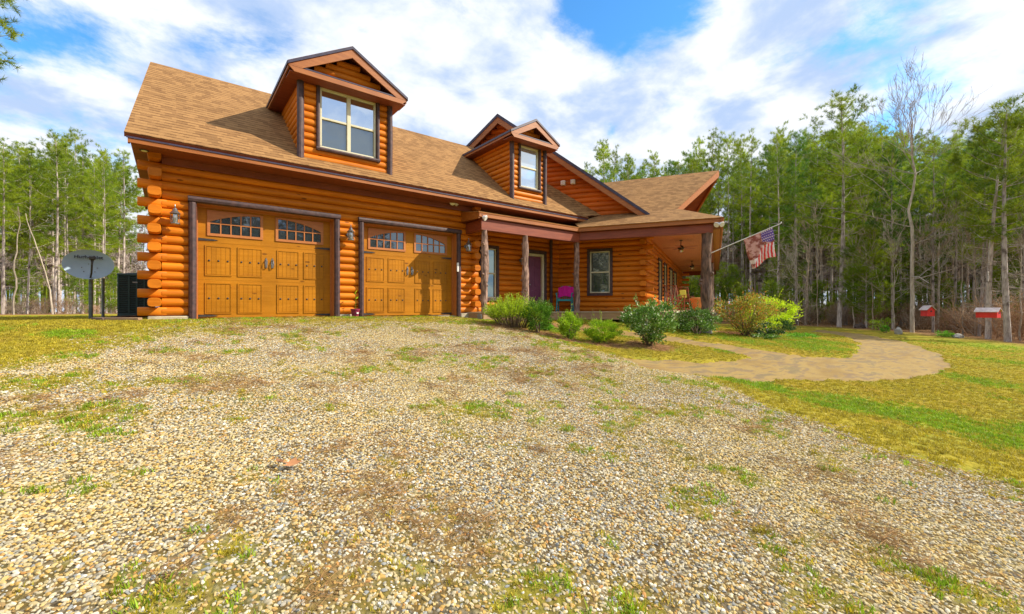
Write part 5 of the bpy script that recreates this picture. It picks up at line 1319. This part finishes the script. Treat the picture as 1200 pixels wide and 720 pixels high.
# air conditioner
x, y = camxy((160.5-600)/510*10.6, 10.6); AM = T(x, y, -.02, R_(2)) @ Matrix.Diagonal((.78, .78, 1, 1))
t = thing('air_conditioner', 'dark green louvred air conditioner unit behind the left corner of the garage', 'air conditioner', AM)
mb = MB(); mb.bbox(-.42, .42, -.42, .42, .06, 1.0, .02); obj('cabinet', mb, 'hvac_dark', t, AM)
mb = MB(); mb.bbox(-.45, .45, -.45, .45, 1.0, 1.06, .015); mb.bbox(-.44, .44, -.44, .44, .04, .12, .015)
for sx in (-1, 1):
    for sy in (-1, 1): mb.bbox(sx*.44-.04*(sx > 0), sx*.44+.04*(sx < 0), sy*.44-.04*(sy > 0), sy*.44+.04*(sy < 0), .12, 1.0, .008)
for sx in (-.18, .0, .18): mb.box(sx-.02, sx+.02, -.445, -.42, .12, 1.0)
for k in range(20): mb.prism([(-.41, -.425, .14+k*.043), (.41, -.425, .14+k*.043), (.41, -.44, .155+k*.043), (-.41, -.44, .155+k*.043)], (0, .004, .006))
obj('louvre_frame', mb, 'hvac_metal', t, AM)
mb = MB(); mb.lathe([(.33, 1.06), (.33, 1.075), (.08, 1.10), (.02, 1.10)], n=24); obj('fan_guard', mb, 'hvac_dark', t, AM)
mb = MB(); mb.box(-.10, .02, -.449, -.446, .84, .87); obj('badge', mb, 'pewter', t, AM)
mb = MB(); mb.bbox(-.5, .5, -.5, .5, -.04, .04, .01); obj('pad', mb, 'concrete', t, AM)
# flower pot
x, y = 3.62, 11.08; PM = T(x, y, gzf(x, y)+.0)
t = thing('flower_pot', 'small maroon flower pot with a thin sprout, standing between the garage doors', 'flower pot', PM)
mb = MB(); mb.lathe([(.075, 0), (.105, .17), (.115, .17), (.115, .205), (.10, .205), (.095, .17)], n=22); obj('pot', mb, 'pot_maroon', t, PM)
mb = MB(); mb.lathe([(.001, .172), (.097, .17)], n=16); obj('soil', mb, 'soil', t, PM)
mb = MB(); mb.box(.0, .05, -.108, -.103, .08, .12); obj('label', mb, 'white_paint', t, PM)
mb = MB(); mb.tube([(0, 0, .16), (.015, 0, .4), (.0, .01, .62)], [.006, .005, .003], 5); obj('stem', mb, 'boxwood_lime', t, PM)
rg = np.random.default_rng(4); c_ = np.array([[0, 0, .60], [.01, 0, .58], [0, 0, .62], [.01, 0, .45], [0, .0, .62]]); obj('leaf', soup(*leaves(c_, np.array([[1, -.3, .3], [-1, 0, .2], [.2, -.5, .8], [1, 0, .1], [-.5, -1, .3]], float), .10, rg)), 'boxwood_lime', t, PM)
# plastic chair
cx_, cy_ = camxy((662-600)/510*15.55, 15.55); CM = T(cx_, cy_, .098, R_(-52))
t = thing('plastic_chair', 'turquoise plastic garden armchair in the porch corner', 'chair', CM)
mb = MB(); mb.bbox(-.23, .23, -.22, .22, .40, .43, .01); mb.bbox(-.23, .23, -.235, -.215, .36, .42, .006); obj('seat', mb, 'plastic_teal', t, CM)
mb = MB(); BT = lambda x_, z_: (x_, .22+.16*(z_-.42)/.45, z_)
for k in range(6):
    x_ = -.19+k*.076; mb.tube([BT(x_, .42), BT(x_, .82)], .017, 5, sq=.5)
mb.tube([BT(-.25, .42), BT(-.25, .80), BT(-.15, .90), BT(.15, .90), BT(.25, .80), BT(.25, .42)], .022, 6); obj('backrest', mb, 'plastic_teal', t, CM)
for sx in (-1, 1):
    mb = MB(); mb.tube([(sx*.26, .27, .66), (sx*.28, 0, .65), (sx*.28, -.2, .64), (sx*.27, -.24, .58)], [.02, .028, .028, .02], 6, sq=.6); obj('armrest', mb, 'plastic_teal', t, CM)
    for sy, yt in ((-1, -.22), (1, .24)):
        mb = MB(); mb.tube([(sx*.27, yt*1.12, 0), (sx*.25, yt, .42)]+([(sx*.27, -.23, .62)] if sy < 0 else []), .024, 6); obj('leg', mb, 'plastic_teal', t, CM)
# towel draped over its back
mb = MB(); nx, nz = 14, 16; vs = []
for layer in (0, 1):
    for i in range(nx+1):
        for j in range(nz+1):
            u_, v_ = i/nx-.5, j/nz; s_ = v_*.75-.40     # front part negative
            z_ = .935-abs(s_)*(1. if abs(s_) > .03 else 1.); base_y = .22+.16*(z_-.42)/.45
            yy = base_y+(-.045 if s_ < 0 else .045)*min(1, abs(s_)/.04)+.012*math.sin(u_*21+v_*4)+layer*.008
            zz = z_-.05*max(0, abs(u_)-.3)*3+.018*math.sin(u_*9+2)
            vs.append((u_*.56, yy, zz))
m0 = (nx+1)*(nz+1); fs = []
for i in range(nx):
    for j in range(nz): a = i*(nz+1)+j; fs += [(a, a+1, a+nz+2, a+nz+1), (a+m0, a+nz+1+m0, a+nz+2+m0, a+1+m0)]
mb.add(vs, fs, .5); tag(obj('towel', mb, 'towel_pink', None, CM), 'bright pink towel draped over the back of the turquoise chair', 'towel')
# rocking chairs on the side porch
def rocker(M, label):
    t = thing('rocking_chair', label, 'rocking chair', M)
    mb = MB()
    for k in range(7): mb.bbox(-.25, .25, -.26+k*.072, -.20+k*.072, .42, .44, .005)
    obj('seat', mb, 'rocker_wood', t, M)
    mb = MB(); bt = lambda x_, z_: (x_, .24+.22*(z_-.42)/.7, z_)
    for k in range(6): x_ = -.2+k*.08; mb.tube([bt(x_, .44), bt(x_, 1.08)], .017, 5, sq=.6)
    mb.tube([bt(-.27, .40), bt(-.27, 1.14)], .024, 7); mb.tube([bt(.27, .40), bt(.27, 1.14)], .024, 7); mb.tube([bt(-.27, 1.09), bt(0, 1.13), bt(.27, 1.09)], .035, 7, sq=.5); obj('backrest', mb, 'rocker_wood', t, M)
    for sx in (-1, 1):
        mb = MB(); mb.tube([(sx*.30, .30, .66), (sx*.31, -.30, .66)], .035, 7, sq=.4); obj('armrest', mb, 'rocker_wood', t, M)
        mb = MB(); mb.tube([(sx*.28, .55+.0, .09), (sx*.28, .3, .035), (sx*.28, 0, .02), (sx*.28, -.3, .035), (sx*.28, -.48, .075)], .022, 7); obj('rocker', mb, 'rocker_wood', t, M)
        for yt in (-.24, .24): mb = MB(); mb.tube([(sx*.28, yt*1.05, .03), (sx*.28, yt, .66 if yt < 0 else .44)], .022, 7); obj('leg', mb, 'rocker_wood', t, M)
def Sp(s_, o_, z=0): return S @ Vector((s_, o_, z))
p = Sp(4.4, -.62); RM1 = T(p.x, p.y, .098, math.atan2(-p.y, -p.x)+R_(90)+.5); rocker(RM1, 'red-brown wooden rocking chair without cushion, nearer to the camera on the side porch')
p = Sp(6.6, -.9); RM2 = T(p.x, p.y, .098, math.atan2(-p.y, -p.x)+R_(90)+.35); rocker(RM2, 'wooden rocking chair farther back on the side porch, with a yellow cushion on its back')
mb = MB(); mb.bbox(-.17, .17, -.06, .02, .0, .42, .03); tag(obj('cushion', mb, 'cushion_yellow', None, RM2 @ T(0, .33, .58, 0, R_(-17))), 'yellow cushion leaning on the back of the farther rocking chair', 'cushion')
# planter box with sloping lid, jug and cloth figures on the porch
p = Sp(2.9, -1.62); QM = T(p.x, p.y, .098, R_(40)); t = thing('terracotta_planter', 'wide orange terracotta planter with a rolled rim beside the big porch post', 'planter', QM)
mb = MB(); mb.lathe([(.20, 0), (.24, .04), (.29, .30), (.285, .40), (.33, .42), (.34, .50), (.30, .52), (.27, .46)], n=28); obj('bowl', mb, 'terracotta', t, QM)
mb = MB(); mb.lathe([(.001, .462), (.272, .46)], n=20); obj('soil', mb, 'soil', t, QM)
mb = MB(); mb.tube([(-.1, -.33, .34), (0, -.345, .38), (.1, -.33, .34)], .012, 6); obj('relief_band', mb, 'terracotta', t, QM)
p = Sp(.75, -.45); QM = T(p.x, p.y, .098); mb = MB(); mb.lathe([(.05, 0), (.08, .03), (.09, .14), (.05, .22), (.035, .24), (.045, .27), (.03, .27)], n=18); mb.tube([(.08, 0, .20), (.12, 0, .17), (.12, 0, .10), (.088, 0, .07)], .009, 6); tag(obj('jug', mb, 'jug_blue', None, QM), 'small light blue jug on the porch floor by the wing corner', 'jug')
def doll(x_, o_, rot, label):
    p = Sp(x_, o_); M = T(p.x, p.y, .098, rot); t = thing('cloth_doll', label, 'doll', M)
    mb = MB(); mb.lathe([(.11, 0), (.12, .03), (.10, .14), (.06, .24), (.035, .27)], n=16, ey=.8); obj('body', mb, 'cloth_cream', t, M)
    mb = MB(); mb.lathe([(.01, .25), (.055, .28), (.065, .33), (.05, .38), (.01, .40)], n=14); obj('head', mb, 'cloth_cream', t, M)
    mb = MB(); mb.tube([(-.07, -.06, .22), (0, -.095, .19), (.07, -.06, .22)], .022, 7); mb.tube([(0, -.095, .19), (.03, -.10, .08)], .02, 6); obj('scarf', mb, 'cloth_red', t, M)
doll(.65, -.22, R_(-40), 'cream cloth figure with red scarf, sitting on the porch left of the blue jug')
doll(1.15, -.35, R_(-60), 'cream cloth figure with a red scarf, sitting behind the blue jug')
# flag
FM = H; p0 = Vector((.50, 14.86, 1.90)); p1 = Vector((2.42, 14.72, 2.69)); fd2 = (p1-p0).normalized()
t = thing('flag', 'red, white and blue flag with faded brown picture on a white pole', 'flag', H @ Matrix.Translation(p0))
mb = MB(); mb.tube([p0-fd2*.05, p1], [.014, .011], 8); mb.lathe([(.004, 0), (.02, .015), (.016, .035), (.004, .045)], tuple(p1), 10); obj('pole', mb, 'white_paint', t, H)
mb = MB(); mb.tube([p0-fd2*.09, p0+fd2*.03], .024, 8); mb.box(p0.x-.09, p0.x-.02, p0.y-.03, p0.y+.03, p0.z-.07, p0.z+.05); obj('bracket', mb, 'white_paint', t, H)
pm('flag_red', (.68, .03, .03), (.76, .05, .04), (1, 1, 1), 6, .8, .1); pm('flag_white', (.74, .62, .60), (.80, .70, .68), (1, 1, 1), 6, .8, .1); pm('flag_blue', (.10, .05, .28), (.13, .07, .34), (1, 1, 1), 6, .8, .1)
pm('flag_brown', (.26, .07, .05), (.62, .34, .30), (3, 3, 3), 2.6, .85, .1, lo=.42, hi=.58)
NU, NV = 60, 44; vs = []; L0, L1 = p0+fd2*1.02, p0+fd2*1.86; mats_ = ['flag_red', 'flag_white', 'flag_blue', 'flag_brown']; cl = MB()
def fpt(u_, v_):
    top = L0.lerp(L1, u_); dn = Vector((.16-.0*u_, 0, -.86-.04*u_)) if True else None
    q_ = top+Vector((.24*(1-u_)+.05*u_, 0, -.88+.02*u_-.05*math.sin(u_*7))) * v_
    return q_+Vector((.012*math.sin(v_*9+u_*5), (.06*math.sin(u_*10+v_*2.2)+.03*math.sin(u_*23+1))*v_, 0))
grid = [fpt(i/NU, j/NV) for i in range(NU+1) for j in range(NV+1)]
def fcol(u_, v_):
    # hoist at the outer end: canton top right, stripes fall along the cloth, brown picture at the left
    edge = .50+.16*math.sin(v_*4.+.6)-.42*max(0, v_-.42)
    if u_ > .60 and v_ < .40+.05*math.sin(u_*9):
        su, sv = (u_-.60)/.40*6, v_/.42*5
        if v_ < .40 and abs((su+.5*(int(sv) % 2)) % 1-.5) < .17 and abs(sv % 1-.5) < .2: return 1
        return 2
    if u_ > .60 and v_ < .50: return 3
    if u_ > edge:
        return 0 if int((u_+.10*v_)*15) % 2 == 0 else 1
    if v_ > .72 and u_ < .3: return 1 if noise.noise(Vector((u_*9, v_*7, 0))) > -.1 else 3
    return 3
base_i = 0; cl.v = [tuple(g_) for g_ in grid]
for i in range(NU):
    for j in range(NV):
        a = i*(NV+1)+j; cl.f.append((a, a+1, a+NV+2, a+NV+1)); cl.r.append(.5); cl.m.append(fcol((i+.5)/NU, (j+.5)/NV))
co = obj('cloth', cl, mats_, t, H)
sm_ = co.modifiers.new('thickness', 'SOLIDIFY'); sm_.thickness = .002
# birdhouses hanging at the lawn edge, each from a limb of the tree behind
def birdhouse(u, dep, zc, w_, label, rz, wallm, mail=False):
    x, y = camxy((u-600)/510*dep, dep); M = T(x, y, zc, rz); t = thing('birdhouse', label, 'birdhouse', M)
    h_ = w_*(.62 if mail else 1.0); d_ = w_*.62
    mb = MB(); mb.prism([(-w_/2, -d_/2, 0), (-w_/2, d_/2, 0), (-w_/2, d_/2, h_*.62), (-w_/2, 0, h_*.98), (-w_/2, -d_/2, h_*.62)], (w_, 0, 0)); obj('body', mb, wallm, t, M)
    mb = MB(); ov = .05
    for s_ in (-1, 1): mb.prism([(-w_/2-ov, s_*(d_/2+.05), h_*.60), (-w_/2-ov, 0, h_*1.04), (-w_/2-ov, 0, h_*1.04+.02), (-w_/2-ov, s_*(d_/2+.05), h_*.60+.02)], (w_+2*ov, 0, 0))
    obj('roof', mb, 'roof_paint', t, M)
    mb = MB(); mb.lathe([(.001, 0), (.035, .0), (.035, .006)], n=14); o_ = obj('entrance_hole', mb, 'hvac_dark', t, M @ T(-w_/2-.001, 0, h_*.5, 0, 0, R_(-90)))
    mb = MB(); mb.tube([(-w_*.3, 0, h_*1.04), (0, 0, h_*1.04+.22)], .004, 4); mb.tube([(w_*.3, 0, h_*1.04), (0, 0, h_*1.04+.22)], .004, 4); mb.tube([(0, 0, h_*1.04+.22), (0, 0, 1.55)], .006, 5); obj('hanger', mb, 'pewter', t, M)
    return x, y, zc+1.5
a = birdhouse(1087, 19.5, -.16, .44, 'tall crimson birdhouse with small white roof hanging before the leafless tree', R_(40), 'birdhouse_red')
b = birdhouse(1158, 17.5, -.18, .60, 'bright red birdhouse with broad pale sloping roof, the right one', R_(78), 'birdhouse_red', True)
for (q_, bk_u, bk_d, lab) in ((a, 1069, 23.5, 'bare pale branch above the left birdhouse'), (b, 1158, 20., 'bare pale branch above the right birdhouse')):
    mb = MB(); ex_, ey_ = camxy((bk_u-600)/510*bk_d, bk_d); e_ = Vector((ex_, ey_, q_[2]+.55)); s_ = Vector(q_)
    mb.tube([e_, e_.lerp(s_, .5)+Vector((0, 0, .12)), s_+(s_-e_).normalized()*.4], [.035, .025, .01], 6, jit=.1)
    par_ = [o for o in scene.objects if o.name.startswith('leafless_tree') and not o.parent][0] if bk_u == 1069 else protoN[2]
    WM[par_.name] = par_.matrix_basis.copy(); obj('limb', mb, 'pale_bark', par_)
# pale stone, log end, leaf on the drive
def rock(x, y, sx, sy, sz_, mat_, label, seed, name='rock', cat='rock'):
    bm = bmesh.new(); bmesh.ops.create_icosphere(bm, subdivisions=3, radius=.5)
    for v in bm.verts: v.co = Vector((v.co.x*sx, v.co.y*sy, v.co.z*sz_))*(1+.35*noise.noise(v.co*2.2+Vector((seed, 0, 0)))+.12*noise.noise(v.co*6))
    me_ = bpy.data.meshes.new(name); bm.to_mesh(me_); bm.free(); me_.materials.append(MATS[mat_]); me_.polygons.foreach_set('use_smooth', [True]*len(me_.polygons)); me_.set_sharp_from_angle(angle=R_(40))
    o = bpy.data.objects.new(name, me_); COL.objects.link(o); o.location = (x, y, gzf(x, y)+sz_*.2); tag(o, label, cat)
x, y = camxy((1053-600)/510*22, 22); rock(x, y, .36, .3, .5, 'stone_grey', 'pale grey stone standing at the edge of the woods below the left birdhouse', 3)
x, y = camxy((1122-600)/510*20.3, 20.3); rock(x, y, .9, .4, .25, 'stone_grey', 'flat grey rock right of the bright green clump at the lawn edge', 5)
x, y = camxy((1008-600)/510*26.5, 26.5); rock(x, y, 1.1, .5, .45, 'timber_dark', 'dark mossy stump lump right of the tall grey pine', 7, 'stump', 'stump')
for k, (x, y, s_) in enumerate(((.62, 3.15, .10), (.55, 3.22, .07))):
    rg = np.random.default_rng(60+k); 
    mb = MB(); vs = []
    for i in range(13):
        a = 2*math.pi*i/12; r_ = s_*.5*(1+.35*math.cos(5*a)); vs.append((r_*math.cos(a), r_*math.sin(a)*.7, .02+.25*r_*abs(math.sin(a*1.5))))
    mb.add([(0, 0, .012)]+vs, [(0, i+1, i+2) for i in range(12)]); tag(obj('dead_leaf', mb, 'dead_leaf', None, T(x, y, gzf(x, y)+.025, k*1.3, .3)), ('larger' if k == 0 else 'smaller')+' curled brown leaf of the pair lying on the gravel', 'leaf')

bpy.context.view_layer.update()
